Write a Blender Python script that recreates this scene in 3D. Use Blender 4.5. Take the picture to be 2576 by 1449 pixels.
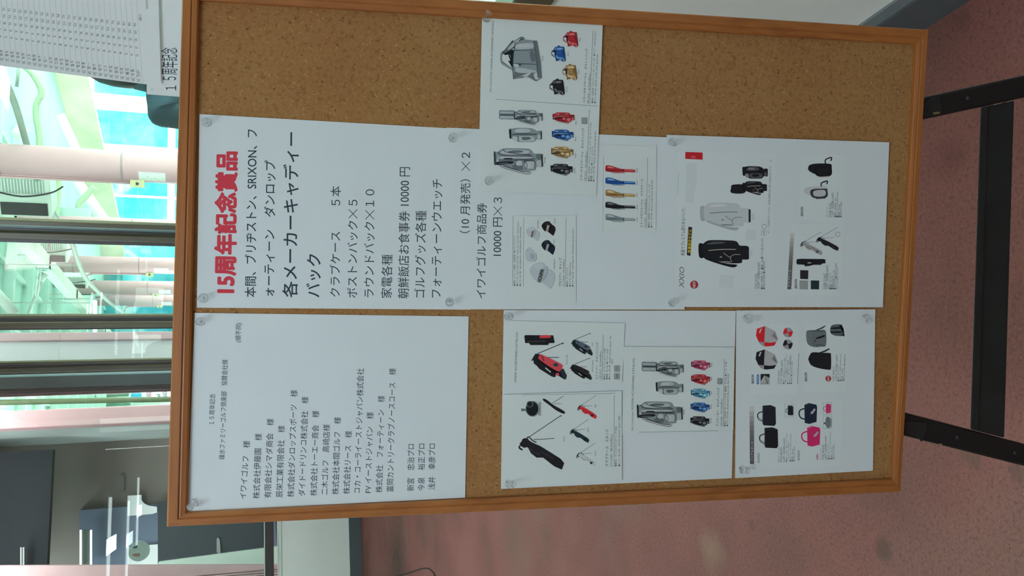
import bpy, bmesh, math, random
from mathutils import Vector, Matrix
random.seed(7)
for o in list(bpy.data.objects): bpy.data.objects.remove(o)
SC = bpy.context.scene
COL = SC.collection
R = math.radians
# ------------------------------------------------------------------ camera
FPX = 1980.0                       # focal length in pixels of the 2576 px wide frame
UC, VC = 724.5, 1288.0
CAM = Vector((0.005, -0.736, 1.45))
YAW, PITCH, ROLL = R(-2.73), R(21.09), R(-0.58)
_f = Vector((math.sin(YAW) * math.cos(PITCH), math.cos(YAW) * math.cos(PITCH), -math.sin(PITCH)))
_r = Vector((math.cos(YAW), -math.sin(YAW), 0))
_d = _f.cross(_r)
RR = math.cos(ROLL) * _r + math.sin(ROLL) * _d
DD = -math.sin(ROLL) * _r + math.cos(ROLL) * _d
FF = _f
cd = bpy.data.cameras.new('camera'); cam = bpy.data.objects.new('camera', cd); COL.objects.link(cam)
cd.sensor_fit = 'HORIZONTAL'; cd.sensor_width = 36.0; cd.lens = FPX / 2576 * 36.0
cd.clip_start = 0.02; cd.clip_end = 200
m3 = Matrix((DD, RR, -FF)).transposed()       # the photo was taken with the phone turned on its side
cam.matrix_world = Matrix.Translation(CAM) @ m3.to_4x4()
SC.camera = cam
# ------------------------------------------------------------------ world, exposure
SC.view_settings.view_transform = 'Standard'
SC.view_settings.look = 'None'
SC.view_settings.gamma = 1.0
SC.view_settings.use_curve_mapping = False
SC.view_settings.exposure = 0.0
SC.cycles.use_denoising = True
SC.cycles.max_bounces = 10
SC.cycles.transparent_max_bounces = 16
w = bpy.data.worlds.new('overcast sky'); SC.world = w; w.use_nodes = True
bg = w.node_tree.nodes['Background']; bg.inputs[0].default_value = (0.93, 1.0, 1.0, 1); bg.inputs[1].default_value = 12.5
# ------------------------------------------------------------------ room axes: A runs along the window wall away from the camera, B to the right
TH = R(15.9)
E1 = Vector((-math.sin(TH), math.cos(TH), 0)); E2 = Vector((math.cos(TH), math.sin(TH), 0)); EZ = Vector((0, 0, 1))
def AB(a, b, z=0.0): return E1 * a + E2 * b + EZ * z
BW, AR, ZC = 0.652, 7.55, 3.50      # window wall, rear wall, ceiling
def ray(p):
    u, v = 1449 - p[1], p[0]
    return FF + (u - UC) / FPX * RR + (v - VC) / FPX * DD
def hit(p, P0, n):
    d = ray(p); return CAM + d * ((P0 - CAM).dot(n) / d.dot(n))
def hit_b(p, b): return hit(p, E2 * b, E2)
def hit_a(p, a): return hit(p, E1 * a, E1)
def hit_z(p, z): return hit(p, EZ * z, EZ)
def at_dist(p, D):                   # point on the pixel's ray at horizontal depth D
    d = ray(p); return CAM + d * (D / d.y)
def a_of(y, b=BW, x=220): return hit_b((x, y), b).dot(E1)
TAU = R(11.22)
BN = Vector((0, -math.cos(TAU), math.sin(TAU)))      # out of the board, to the viewer
BUP = Vector((0, math.sin(TAU), math.cos(TAU)))
B0 = Vector((0, 0, 0.628))
def bp(p, h=0.0): return hit(p, B0 + BN * h, BN)

LAMP_COL = (0.76, 0.96, 1.08)
def lamp(name, loc, size, power, rot=(0, 0, 0), sy=None, col=LAMP_COL):
    l = bpy.data.lights.new(name, 'AREA'); l.energy = power; l.color = col
    l.shape = 'RECTANGLE'; l.size = size; l.size_y = sy or size
    o = bpy.data.objects.new(name, l); COL.objects.link(o); o.location = loc; o.rotation_euler = rot
    return o
FIXTURES = [(-0.72, -0.62), (-1.2, -3.4), (1.2, -1.0), (1.2, -3.4), (3.9, -0.9), (3.9, -3.4)]
FIX_POWER = [14, 8, 14, 7, 40, 8]
ZL = 2.70                            # the lamps hang on rods at this height

# ------------------------------------------------------------------ materials
def lin(c):
    c = c / 255.0
    return c / 12.92 if c <= 0.04045 else ((c + 0.055) / 1.055) ** 2.4
PAPER_LIN = (lin(160), lin(178), lin(184))
def alb(r, g, b, k=0.8):             # albedo of something that shows as r,g,b where white paper shows as 160,178,184
    return tuple(min(0.9, lin(v) / p * k) for v, p in zip((r, g, b), PAPER_LIN))
_mats = {}
def mat(name, col, rough=0.6, metal=0.0, spec=0.5, noise=0.0, nscale=20.0, bump=0.0, stretch=None):
    if name in _mats: return _mats[name]
    m = bpy.data.materials.new(name); m.use_nodes = True
    nt = m.node_tree; b = nt.nodes['Principled BSDF']
    b.inputs['Base Color'].default_value = (*col, 1); b.inputs['Roughness'].default_value = rough
    b.inputs['Metallic'].default_value = metal; b.inputs['Specular IOR Level'].default_value = spec
    if noise or bump:
        tc = nt.nodes.new('ShaderNodeTexCoord'); mp = nt.nodes.new('ShaderNodeMapping')
        if stretch: mp.inputs['Scale'].default_value = stretch
        nz = nt.nodes.new('ShaderNodeTexNoise'); nz.inputs['Scale'].default_value = nscale; nz.inputs['Detail'].default_value = 5
        nt.links.new(tc.outputs['Object'], mp.inputs[0]); nt.links.new(mp.outputs[0], nz.inputs['Vector'])
        if noise:
            cr = nt.nodes.new('ShaderNodeValToRGB')
            cr.color_ramp.elements[0].position = 0.3; cr.color_ramp.elements[1].position = 0.7
            cr.color_ramp.elements[0].color = (*[c * (1 - noise) for c in col], 1)
            cr.color_ramp.elements[1].color = (*[min(1, c * (1 + noise)) for c in col], 1)
            nt.links.new(nz.outputs['Fac'], cr.inputs[0]); nt.links.new(cr.outputs[0], b.inputs['Base Color'])
        if bump:
            bm = nt.nodes.new('ShaderNodeBump'); bm.inputs['Strength'].default_value = bump; bm.inputs['Distance'].default_value = 0.002
            nt.links.new(nz.outputs['Fac'], bm.inputs['Height']); nt.links.new(bm.outputs[0], b.inputs['Normal'])
    _mats[name] = m; return m
def ink(r, g, b):
    return mat('print_%d_%d_%d' % (r, g, b), alb(r, g, b), 0.75, spec=0.2)
def emis(name, col, s):
    if name in _mats: return _mats[name]
    m = bpy.data.materials.new(name); m.use_nodes = True; b = m.node_tree.nodes['Principled BSDF']
    b.inputs['Base Color'].default_value = (0.8, 0.8, 0.8, 1)
    b.inputs['Emission Color'].default_value = (*col, 1); b.inputs['Emission Strength'].default_value = s
    _mats[name] = m; return m
def ramp(nt, src, stops):
    cr = nt.nodes.new('ShaderNodeValToRGB'); e = cr.color_ramp.elements
    while len(e) < len(stops): e.new(0.5)
    for k, (p, c) in zip(e, stops): k.position = p; k.color = (*c, 1) if len(c) == 3 else c
    nt.links.new(src, cr.inputs[0]); return cr.outputs[0]
def mixc(nt, fac, a, b, mode='MIX'):
    x = nt.nodes.new('ShaderNodeMix'); x.data_type = 'RGBA'; x.blend_type = mode
    for sock, v in ((x.inputs[0], fac), (x.inputs[6], a), (x.inputs[7], b)):
        if isinstance(v, (int, float)): sock.default_value = v
        elif isinstance(v, tuple): sock.default_value = (*v, 1)
        else: nt.links.new(v, sock)
    return x.outputs[2]
def tex(nt, kind, scale, co, **kw):
    n = nt.nodes.new(kind); n.inputs['Scale'].default_value = scale; nt.links.new(co, n.inputs['Vector'])
    for k, v in kw.items():
        if k in n.inputs: n.inputs[k].default_value = v
        else: setattr(n, k, v)
    return n
def cork_mat():
    m = bpy.data.materials.new('cork'); m.use_nodes = True; nt = m.node_tree; b = nt.nodes['Principled BSDF']
    co = nt.nodes.new('ShaderNodeTexCoord').outputs['Object']
    n1 = tex(nt, 'ShaderNodeTexNoise', 9, co, Detail=4)
    n2 = tex(nt, 'ShaderNodeTexNoise', 210, co, Detail=6, Roughness=0.7)
    base = ramp(nt, n1.outputs['Fac'], [(0.35, alb(116, 90, 56)), (0.65, alb(120, 98, 62))])
    c = mixc(nt, ramp(nt, n2.outputs['Fac'], [(0.34, (.85, .85, .85)), (0.50, (0, 0, 0))]), base, alb(98, 70, 40))
    n3 = tex(nt, 'ShaderNodeTexNoise', 380, co, Detail=3, Roughness=0.6)
    c = mixc(nt, ramp(nt, n3.outputs['Fac'], [(0.60, (0, 0, 0)), (0.74, (0.6, 0.6, 0.6))]), c, alb(160, 136, 94))
    v = tex(nt, 'ShaderNodeTexVoronoi', 95, co)
    c = mixc(nt, ramp(nt, v.outputs['Distance'], [(0.06, (0.75, 0.75, 0.75)), (0.13, (0, 0, 0))]), c, alb(48, 34, 22))
    v2 = tex(nt, 'ShaderNodeTexVoronoi', 190, co)
    c = mixc(nt, ramp(nt, v2.outputs['Distance'], [(0.05, (0.4, 0.4, 0.4)), (0.16, (0, 0, 0))]), c, alb(176, 150, 112))
    nt.links.new(c, b.inputs['Base Color']); b.inputs['Roughness'].default_value = 0.9; b.inputs['Specular IOR Level'].default_value = 0.15
    bm = nt.nodes.new('ShaderNodeBump'); bm.inputs['Strength'].default_value = 0.5; bm.inputs['Distance'].default_value = 0.0008
    nt.links.new(n2.outputs['Fac'], bm.inputs['Height']); nt.links.new(bm.outputs[0], b.inputs['Normal'])
    return m
def wood_mat(name, axis):
    m = bpy.data.materials.new(name); m.use_nodes = True; nt = m.node_tree; b = nt.nodes['Principled BSDF']
    co = nt.nodes.new('ShaderNodeTexCoord').outputs['Object']
    mp = nt.nodes.new('ShaderNodeMapping'); mp.inputs['Scale'].default_value = axis; nt.links.new(co, mp.inputs[0])
    n1 = tex(nt, 'ShaderNodeTexNoise', 1.0, mp.outputs[0], Detail=5, Roughness=0.6, Distortion=0.4)
    n2 = tex(nt, 'ShaderNodeTexNoise', 6, co, Detail=2)
    c = ramp(nt, n1.outputs['Fac'], [(0.25, alb(92, 57, 25)), (0.5, alb(118, 77, 36)), (0.75, alb(132, 90, 46))])
    c = mixc(nt, 0.35, c, ramp(nt, n2.outputs['Fac'], [(0.3, alb(106, 66, 30)), (0.7, alb(128, 86, 44))]))
    nt.links.new(c, b.inputs['Base Color']); b.inputs['Roughness'].default_value = 0.42
    return m
def floor_mat():
    m = bpy.data.materials.new('pink vinyl floor'); m.use_nodes = True; nt = m.node_tree; b = nt.nodes['Principled BSDF']
    co = nt.nodes.new('ShaderNodeTexCoord').outputs['Object']
    n1 = tex(nt, 'ShaderNodeTexNoise', 2.3, co, Detail=4)
    base = ramp(nt, n1.outputs['Fac'], [(0.34, (0.20, 0.085, 0.069)), (0.5, (0.258, 0.097, 0.081)), (0.66, (0.29, 0.112, 0.095))])
    n4 = tex(nt, 'ShaderNodeTexNoise', 1.4, co, Detail=3)
    base = mixc(nt, ramp(nt, n4.outputs['Fac'], [(0.56, (0, 0, 0)), (0.70, (0.45, 0.45, 0.45))]), base, (0.235, 0.15, 0.115))
    n2 = tex(nt, 'ShaderNodeTexNoise', 120, co, Detail=8, Roughness=0.82)
    c = mixc(nt, ramp(nt, n2.outputs['Fac'], [(0.38, (0.75, 0.75, 0.75)), (0.50, (0, 0, 0))]), base, (0.125, 0.046, 0.04))
    n3 = tex(nt, 'ShaderNodeTexNoise', 170, co, Detail=8, Roughness=0.8)
    c = mixc(nt, ramp(nt, n3.outputs['Fac'], [(0.56, (0, 0, 0)), (0.70, (0.7, 0.7, 0.7))]), c, (0.44, 0.27, 0.25))
    # old dirt marks and broad darker patches on the floor, each with its own place and size
    nz = tex(nt, 'ShaderNodeTexNoise', 18, co, Detail=3)
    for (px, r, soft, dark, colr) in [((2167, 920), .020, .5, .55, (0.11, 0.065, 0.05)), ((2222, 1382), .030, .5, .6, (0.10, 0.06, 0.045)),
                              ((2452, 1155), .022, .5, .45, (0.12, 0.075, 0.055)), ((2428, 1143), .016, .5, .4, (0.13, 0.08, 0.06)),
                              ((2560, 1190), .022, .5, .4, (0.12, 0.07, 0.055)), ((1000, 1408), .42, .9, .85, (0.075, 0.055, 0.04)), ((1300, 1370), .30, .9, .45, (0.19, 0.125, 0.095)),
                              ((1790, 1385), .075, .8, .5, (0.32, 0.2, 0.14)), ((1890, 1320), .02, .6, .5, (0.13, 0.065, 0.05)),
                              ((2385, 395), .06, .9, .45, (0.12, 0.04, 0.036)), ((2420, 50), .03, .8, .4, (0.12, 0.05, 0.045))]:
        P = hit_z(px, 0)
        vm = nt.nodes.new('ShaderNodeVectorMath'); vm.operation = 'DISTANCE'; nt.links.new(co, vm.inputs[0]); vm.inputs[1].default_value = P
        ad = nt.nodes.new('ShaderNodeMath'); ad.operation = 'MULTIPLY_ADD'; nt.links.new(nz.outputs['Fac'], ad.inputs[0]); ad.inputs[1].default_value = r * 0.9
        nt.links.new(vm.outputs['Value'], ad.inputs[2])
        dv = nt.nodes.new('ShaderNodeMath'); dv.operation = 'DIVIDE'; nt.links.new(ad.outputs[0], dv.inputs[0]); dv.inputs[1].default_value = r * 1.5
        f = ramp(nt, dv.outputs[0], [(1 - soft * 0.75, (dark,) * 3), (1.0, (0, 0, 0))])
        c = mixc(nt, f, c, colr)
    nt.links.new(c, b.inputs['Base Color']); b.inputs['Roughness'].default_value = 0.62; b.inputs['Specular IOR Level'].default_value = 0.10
    return m
def glass_mat(name, tint, gl=0.06):
    m = bpy.data.materials.new(name); m.use_nodes = True; nt = m.node_tree
    for n in list(nt.nodes): nt.nodes.remove(n)
    out = nt.nodes.new('ShaderNodeOutputMaterial'); tr = nt.nodes.new('ShaderNodeBsdfTransparent'); tr.inputs[0].default_value = (*tint, 1)
    g = nt.nodes.new('ShaderNodeBsdfGlossy'); g.inputs['Roughness'].default_value = 0.01
    lw = nt.nodes.new('ShaderNodeLayerWeight'); lw.inputs[0].default_value = 0.5
    pw = nt.nodes.new('ShaderNodeMath'); pw.operation = 'POWER'; nt.links.new(lw.outputs['Facing'], pw.inputs[0]); pw.inputs[1].default_value = 5.0
    fr = nt.nodes.new('ShaderNodeMath'); fr.operation = 'MULTIPLY_ADD'; nt.links.new(pw.outputs[0], fr.inputs[0]); fr.inputs[1].default_value = 0.6; fr.inputs[2].default_value = gl * 0.5
    mx = nt.nodes.new('ShaderNodeMixShader')
    nt.links.new(fr.outputs[0], mx.inputs[0]); nt.links.new(tr.outputs[0], mx.inputs[1]); nt.links.new(g.outputs[0], mx.inputs[2]); nt.links.new(mx.outputs[0], out.inputs[0])
    return m
def pin_mat():
    m = bpy.data.materials.new('clear plastic'); m.use_nodes = True; nt = m.node_tree
    b = nt.nodes['Principled BSDF']; b.inputs['Base Color'].default_value = (0.97, 1, 1, 1); b.inputs['Roughness'].default_value = 0.03
    b.inputs['Transmission Weight'].default_value = 1.0; b.inputs['IOR'].default_value = 1.45
    tr = nt.nodes.new('ShaderNodeBsdfTransparent'); mx = nt.nodes.new('ShaderNodeMixShader'); mx.inputs[0].default_value = 0.5
    nt.links.new(b.outputs[0], mx.inputs[1]); nt.links.new(tr.outputs[0], mx.inputs[2]); nt.links.new(mx.outputs[0], nt.nodes['Material Output'].inputs[0])
    return m
def net_mat():
    m = bpy.data.materials.new('blue sheeting'); m.use_nodes = True; nt = m.node_tree; b = nt.nodes['Principled BSDF']
    co = nt.nodes.new('ShaderNodeTexCoord').outputs['Object']
    n1 = tex(nt, 'ShaderNodeTexNoise', 0.55, co, Detail=5, Roughness=0.6, Distortion=0.8)
    n2 = tex(nt, 'ShaderNodeTexNoise', 5, co, Detail=4)
    c = ramp(nt, n1.outputs['Fac'], [(0.44, (0.02, 0.40, 0.50)), (0.58, (0.06, 0.50, 0.58)), (0.68, (0.6, 0.85, 0.86))])
    c = mixc(nt, 0.2, c, ramp(nt, n2.outputs['Fac'], [(0.3, (0.01, 0.3, 0.4)), (0.7, (0.3, 0.8, 0.85))]))
    nt.links.new(c, b.inputs['Base Color']); b.inputs['Roughness'].default_value = 0.7
    return m
PAPER = mat('white paper', (0.80, 0.815, 0.83), 0.8, spec=0.2, noise=0.012, nscale=14)
CLIP = mat('glossy catalogue paper', (0.80, 0.825, 0.80), 0.5, spec=0.3, noise=0.012, nscale=18)
COPY = mat('photocopied print ground', (0.815, 0.835, 0.835), 0.8, spec=0.2)
WHITE = mat('white wall paint', (0.80, 0.80, 0.77), 0.7, noise=0.025, nscale=3, bump=0.05)
CEIL = mat('ceiling paint', (0.8, 0.8, 0.78), 0.8, noise=0.02, nscale=4)
BASEB = mat('grey vinyl baseboard', (0.085, 0.095, 0.105), 0.5, noise=0.06, nscale=8)
BASEC = mat('grey baseboard cap', (0.20, 0.225, 0.235), 0.5, noise=0.05, nscale=8)
ALU = mat('olive bronze aluminium', (0.105, 0.094, 0.054), 0.45, metal=0.25, noise=0.05, nscale=9)
GASK = mat('black gasket', (0.012, 0.013, 0.014), 0.5, noise=0.1, nscale=30)
PURP = mat('dark brown frame', (0.042, 0.034, 0.032), 0.5, noise=0.08, nscale=14)
TEAL = mat('teal painted post', (0.115, 0.185, 0.19), 0.45, noise=0.06, nscale=6)
GLASS = glass_mat('window glass', (0.87, 0.945, 0.915))
GLASS2 = glass_mat('rear window glass', (0.9, 0.94, 0.92))
BLACK = mat('black painted steel', (0.0075, 0.0095, 0.009), 0.45, noise=0.2, nscale=40)
STRAPM = mat('dark green black rail paint', (0.013, 0.019, 0.017), 0.5, noise=0.2, nscale=30)
STEEL = mat('bare worn steel', (0.45, 0.45, 0.42), 0.35, metal=0.8, noise=0.2, nscale=60)
PINK = mat('pink painted steel', (0.62, 0.37, 0.40), 0.5, noise=0.04, nscale=3)
MINT = mat('mint painted steel', (0.40, 0.68, 0.58), 0.6, noise=0.12, nscale=1.2)
MINTD = mat('mint painted purlin', (0.52, 0.74, 0.66), 0.6, noise=0.1, nscale=2)
PIPEW = mat('weathered white paint', (0.60, 0.70, 0.62), 0.6, noise=0.15, nscale=7)
TUBE = emis('fluorescent tube', (0.85, 1.0, 1.0), 9.0)

# ------------------------------------------------------------------ object helpers
def tag(o, label=None, cat=None, group=None, kind=None):
    if label: o['label'] = label
    if cat: o['category'] = cat
    if group: o['group'] = group
    if kind: o['kind'] = kind
    return o
def empty(name, loc=(0, 0, 0)):
    o = bpy.data.objects.new(name, None); COL.objects.link(o); o.location = loc; o.empty_display_size = 0.05
    return o
def link_mesh(name, me, parent=None, smooth=False):
    o = bpy.data.objects.new(name, me); COL.objects.link(o)
    if smooth:
        for p in me.polygons: p.use_smooth = True
    if parent:
        o.parent = parent
        o.matrix_parent_inverse = Matrix.Translation(parent.location).inverted()   # so .location stays a world position
    return o
class MB:
    """collects faces in world coordinates; build() links them as one mesh object whose origin is at the middle of its base"""
    def __init__(s): s.v = []; s.f = []; s.mi = []; s.m = []
    def slot(s, m):
        if m not in s.m: s.m.append(m)
        return s.m.index(m)
    def face(s, pts, m):
        i = len(s.v); s.v += [tuple(p) for p in pts]; s.f.append(list(range(i, i + len(pts)))); s.mi.append(s.slot(m))
    def hexa(s, b, t, m):                 # b, t: bottom and top rings of the same length
        n = len(b); i = len(s.v); s.v += [tuple(p) for p in b] + [tuple(p) for p in t]; k = s.slot(m)
        s.f.append([i + j for j in range(n)][::-1]); s.f.append([i + n + j for j in range(n)])
        for j in range(n): s.f.append([i + j, i + (j + 1) % n, i + n + (j + 1) % n, i + n + j])
        s.mi += [k] * (n + 2)
    def box(s, a0, a1, b0, b1, z0, z1, m):     # box in room axes
        r = [AB(a0, b0), AB(a1, b0), AB(a1, b1), AB(a0, b1)]
        s.hexa([p + EZ * z0 for p in r][::-1], [p + EZ * z1 for p in r][::-1], m)
    def wbox(s, c, sz, m, rot=None):           # box at world centre c
        M = (rot or Matrix.Identity(3))
        P = lambda x, y, z: Vector(c) + M @ Vector((x * sz[0] / 2, y * sz[1] / 2, z * sz[2] / 2))
        s.hexa([P(-1, -1, -1), P(1, -1, -1), P(1, 1, -1), P(-1, 1, -1)], [P(-1, -1, 1), P(1, -1, 1), P(1, 1, 1), P(-1, 1, 1)], m)
    def tube(s, pts, r, m, n=10, cap=True):
        pts = [Vector(p) for p in pts]; rings = []; k = s.slot(m)
        up = None
        for i, p in enumerate(pts):
            t = (pts[min(i + 1, len(pts) - 1)] - pts[max(i - 1, 0)]).normalized()
            if up is None: up = t.orthogonal().normalized()
            up = (up - t * up.dot(t)).normalized(); sd = t.cross(up)
            rr = r[i] if isinstance(r, (list, tuple)) else r
            st = len(s.v); s.v += [tuple(p + (up * math.cos(2 * math.pi * j / n) + sd * math.sin(2 * math.pi * j / n)) * rr) for j in range(n)]; rings.append(st)
        for x, y in zip(rings, rings[1:]):
            for j in range(n): s.f.append([x + j, x + (j + 1) % n, y + (j + 1) % n, y + j]); s.mi.append(k)
        if cap:
            s.f.append([rings[0] + j for j in range(n)][::-1]); s.f.append([rings[-1] + j for j in range(n)]); s.mi += [k, k]
    def lathe(s, o, ax, prof, m, n=24):
        ax = Vector(ax).normalized(); x = ax.orthogonal().normalized(); y = ax.cross(x); o = Vector(o); k = s.slot(m); rings = []
        for (r, h) in prof:
            st = len(s.v); s.v += [tuple(o + ax * h + (x * math.cos(2 * math.pi * j / n) + y * math.sin(2 * math.pi * j / n)) * r) for j in range(n)]; rings.append(st)
        for p, q in zip(rings, rings[1:]):
            for j in range(n): s.f.append([p + j, p + (j + 1) % n, q + (j + 1) % n, q + j]); s.mi.append(k)
        s.f.append([rings[0] + j for j in range(n)][::-1]); s.f.append([rings[-1] + j for j in range(n)]); s.mi += [k, k]
    def mesh(s, name, org=None):
        if org is None:
            xs, ys, zs = zip(*s.v); org = Vector(((min(xs) + max(xs)) / 2, (min(ys) + max(ys)) / 2, min(zs)))
        me = bpy.data.meshes.new(name); me.from_pydata([Vector(p) - org for p in s.v], [], s.f)
        for m in s.m: me.materials.append(m)
        me.polygons.foreach_set('material_index', s.mi)
        return me, Vector(org)
    def build(s, name, parent=None, smooth=False, bevel=0.0, org=None, world_org=False):
        if world_org: org = Vector((0, 0, 0))
        me, org = s.mesh(name, org)
        o = link_mesh(name, me, parent, smooth); o.location = org
        if bevel:
            b = o.modifiers.new('bevel', 'BEVEL'); b.width = bevel; b.segments = 2; b.limit_method = 'ANGLE'; b.angle_limit = R(40)
        return o
def struct(o): o['kind'] = 'structure'; return o
def catmull(pts, n=5, closed=True):
    out = []; N = len(pts)
    rng = range(N) if closed else range(N - 1)
    for i in rng:
        p0, p1, p2, p3 = [pts[(i + k) % N] if closed else pts[max(0, min(N - 1, i + k))] for k in (-1, 0, 1, 2)]
        for j in range(n):
            t = j / n
            out.append(tuple(0.5 * (2 * b + (c - a) * t + (2 * a - 5 * b + 4 * c - d) * t * t + (3 * b - a - 3 * c + d) * t ** 3) for a, b, c, d in zip(p0, p1, p2, p3)))
    if not closed: out.append(tuple(pts[-1]))
    return out

# ================================================================== THE ROOM
FLOOR_A0, FLOOR_B0 = -3.6, -6.2
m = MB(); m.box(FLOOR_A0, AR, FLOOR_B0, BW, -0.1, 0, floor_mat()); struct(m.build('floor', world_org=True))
m = MB(); m.box(FLOOR_A0, AR + 0.15, FLOOR_B0, BW + 0.15, ZC, ZC + 0.1, CEIL); struct(m.build('ceiling', world_org=True))
SILL = 0.845
def wall_with_band(name, boxes, mt=WHITE):
    m = MB()
    for b in boxes: m.box(*b, mt)
    return struct(m.build(name, world_org=True))
wall_with_band('wall_right', [(FLOOR_A0, AR + 0.15, BW + 0.012, BW + 0.15, 0, SILL), (FLOOR_A0, -0.15, BW + 0.012, BW + 0.15, SILL, ZC), (-0.15, AR + 0.15, BW + 0.012, BW + 0.15, 3.4, ZC)])  # unseen stretch beside the camera is closed to keep daylight off the board
wall_with_band('wall_rear', [(AR, AR + 0.15, FLOOR_B0, BW + 0.012, 0, SILL - 0.05), (AR, AR + 0.15, FLOOR_B0, -3.4, SILL - 0.05, ZC), (AR, AR + 0.15, -3.4, BW + 0.012, 3.4, ZC)])
wall_with_band('wall_left', [(FLOOR_A0, AR, FLOOR_B0 - 0.1, FLOOR_B0, 0, ZC)])
wall_with_band('wall_front', [(FLOOR_A0 - 0.1, FLOOR_A0, FLOOR_B0, BW, 0, ZC)])
m = MB(); m.box(FLOOR_A0, AR, BW, BW + 0.012, 0, 0.112, BASEB)
o = struct(m.build('baseboard_right', world_org=True))
m = MB(); m.box(FLOOR_A0, AR, BW + 0.006, BW + 0.012, 0.112, 0.146, BASEC); struct(m.build('trim_2', world_org=True))
m = MB(); m.box(AR - 0.012, AR, FLOOR_B0, BW, 0, 0.118, BASEB); struct(m.build('baseboard_rear', world_org=True))
m = MB(); m.box(AR - 0.02, AR, FLOOR_B0 + 2.8, BW, SILL - 0.075, SILL - 0.05, mat('pale green sill edge', (0.62, 0.70, 0.62), 0.6, noise=0.03)); struct(m.build('trim_1', world_org=True))

def stile(win, y0, y1, p, mt, name, z0=SILL, z1=3.4, back=0.003):
    a0 = a_of(y0); a1 = a_of(y1, BW - p)
    m = MB(); m.box(a0, max(a1, a0 + 0.015), BW - p, BW + back, z0, z1, mt)
    return m.build(name, win, bevel=0.003)
def pane(win, a0, a1, b, mt=GLASS, name='glass_pane', z0=SILL + 0.07, z1=3.34):
    m = MB(); m.box(a0, a1, b, b + 0.004, z0, z1, mt); return m.build(name, win)
def window(n, a0, a1):
    return struct(empty('window_%d' % n, AB((a0 + a1) / 2, BW, SILL)))
def rails(win, a0, a1):
    m = MB(); m.box(a0, a1, BW - 0.01, BW + 0.05, SILL, SILL + 0.075, ALU); m.build('bottom_rail', win, bevel=0.003)
    m = MB(); m.box(a0, a1, BW - 0.01, BW + 0.05, 3.335, 3.4, ALU); m.build('top_rail', win, bevel=0.003)
aA, aB, aC = a_of(555), a_of(573, BW - .01), a_of(585)
w1 = window(1, -0.15, aB); rails(w1, -0.15, a_of(578)); pane(w1, -0.15, aA + 0.02, BW - 0.004)
stile(w1, 555, 573, .010, ALU, 'stile'); stile(w1, 572, 579, .004, TEAL, 'gasket')
w2 = window(2, aC, a_of(799)); rails(w2, a_of(579), a_of(800)); pane(w2, a_of(612), a_of(792), BW - 0.004)
stile(w2, 578, 586, .002, GASK, 'gasket'); stile(w2, 585, 604.5, .010, ALU, 'stile'); stile(w2, 604, 615, .004, PURP, 'gasket'); stile(w2, 790.5, 800, .010, ALU, 'stile')
w3 = window(3, a_of(809), a_of(915)); rails(w3, a_of(800), a_of(915)); pane(w3, a_of(827), a_of(907), BW - 0.004)
stile(w3, 799.5, 809.5, .003, GASK, 'gasket'); stile(w3, 809, 823.5, .010, ALU, 'stile'); stile(w3, 823, 829, .004, PURP, 'gasket'); stile(w3, 905, 914, .010, ALU, 'stile')
w4 = window(4, a_of(918), a_of(937)); rails(w4, a_of(915), a_of(937))
stile(w4, 914, 920, .003, GASK, 'gasket'); stile(w4, 919, 930, .010, ALU, 'stile'); stile(w4, 930, 932.5, .004, GASK, 'gasket'); stile(w4, 932, 938, .006, mat('brown frame', (0.105, 0.092, 0.066), 0.5, noise=0.08, nscale=9), 'jamb')
m = MB(); m.box(a_of(938), a_of(972, BW - .02), BW - 0.02, BW + 0.10, SILL, 3.4, TEAL); struct(m.build('trim_3', bevel=0.004))
m = MB(); m.box(a_of(972), a_of(985, BW - .01), BW - 0.01, BW + 0.08, SILL, 3.4, PURP); struct(m.build('trim_4', bevel=0.004))
m = MB(); m.box(a_of(985), a_of(990), BW - 0.006, BW + 0.03, SILL, 3.4, mat('dull pink frame', (0.22, 0.13, 0.145), 0.5, noise=0.06)); struct(m.build('trim_5', bevel=0.003))
w5 = struct(empty('window_5', AB(AR, -1.4, SILL)))
pane(w5, a_of(990), AR, BW + 0.02, GLASS2, 'corner_pane')
m = MB(); m.box(AR + 0.02, AR + 0.024, -3.4, BW + 0.02, SILL + 0.07, 3.34, GLASS2); m.build('glass_pane', w5)
m = MB(); m.box(AR - 0.015, AR + 0.05, -3.4, BW, SILL - 0.005, SILL + 0.075, PURP); m.build('bottom_rail', w5, bevel=0.003)
m = MB(); m.box(AR - 0.004, AR + 0.045, -3.4, BW, SILL + 0.075, SILL + 0.082, mat('glazing bead', (0.55, 0.58, 0.55), 0.4, noise=0.05)); m.build('glazing_bead', w5)
m = MB(); m.box(AR - 0.015, AR + 0.05, -3.4, BW, 3.335, 3.4, PURP); m.build('top_rail', w5, bevel=0.003)

# ceiling lamps
fnames = ['over the photographer', 'left of the lamp over the photographer', 'over the easel', 'left of the lamp over the easel', 'by the window posts', 'left of the lamp by the window posts']
for i, (a, b) in enumerate(FIXTURES):
    t = tag(empty('ceiling_lamp', AB(a, b, ZL - 0.09)), 'white twin tube ceiling lamp, the one ' + fnames[i], 'ceiling lamp', 'twin tube ceiling lamps')
    m = MB(); m.box(a - 0.1, a + 0.1, b - 0.64, b + 0.64, ZL - 0.05, ZL, CEIL); m.build('housing', t)
    for s in (-0.06, 0.06):
        m = MB(); m.tube([AB(a + s, b - 0.6, ZL - 0.07), AB(a + s, b + 0.6, ZL - 0.07)], 0.013, TUBE, 10); m.build('tube', t, smooth=True)
    for s in (-0.5, 0.5):
        m = MB(); m.tube([AB(a, b + s, ZL), AB(a, b + s, ZC)], 0.008, CEIL, 8); m.build('hanger_rod', t, smooth=True)
    lamp('lamp_light', AB(a, b, ZL - 0.10), 0.2, FIX_POWER[i], (0, 0, TH), 1.2).parent = None

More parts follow.
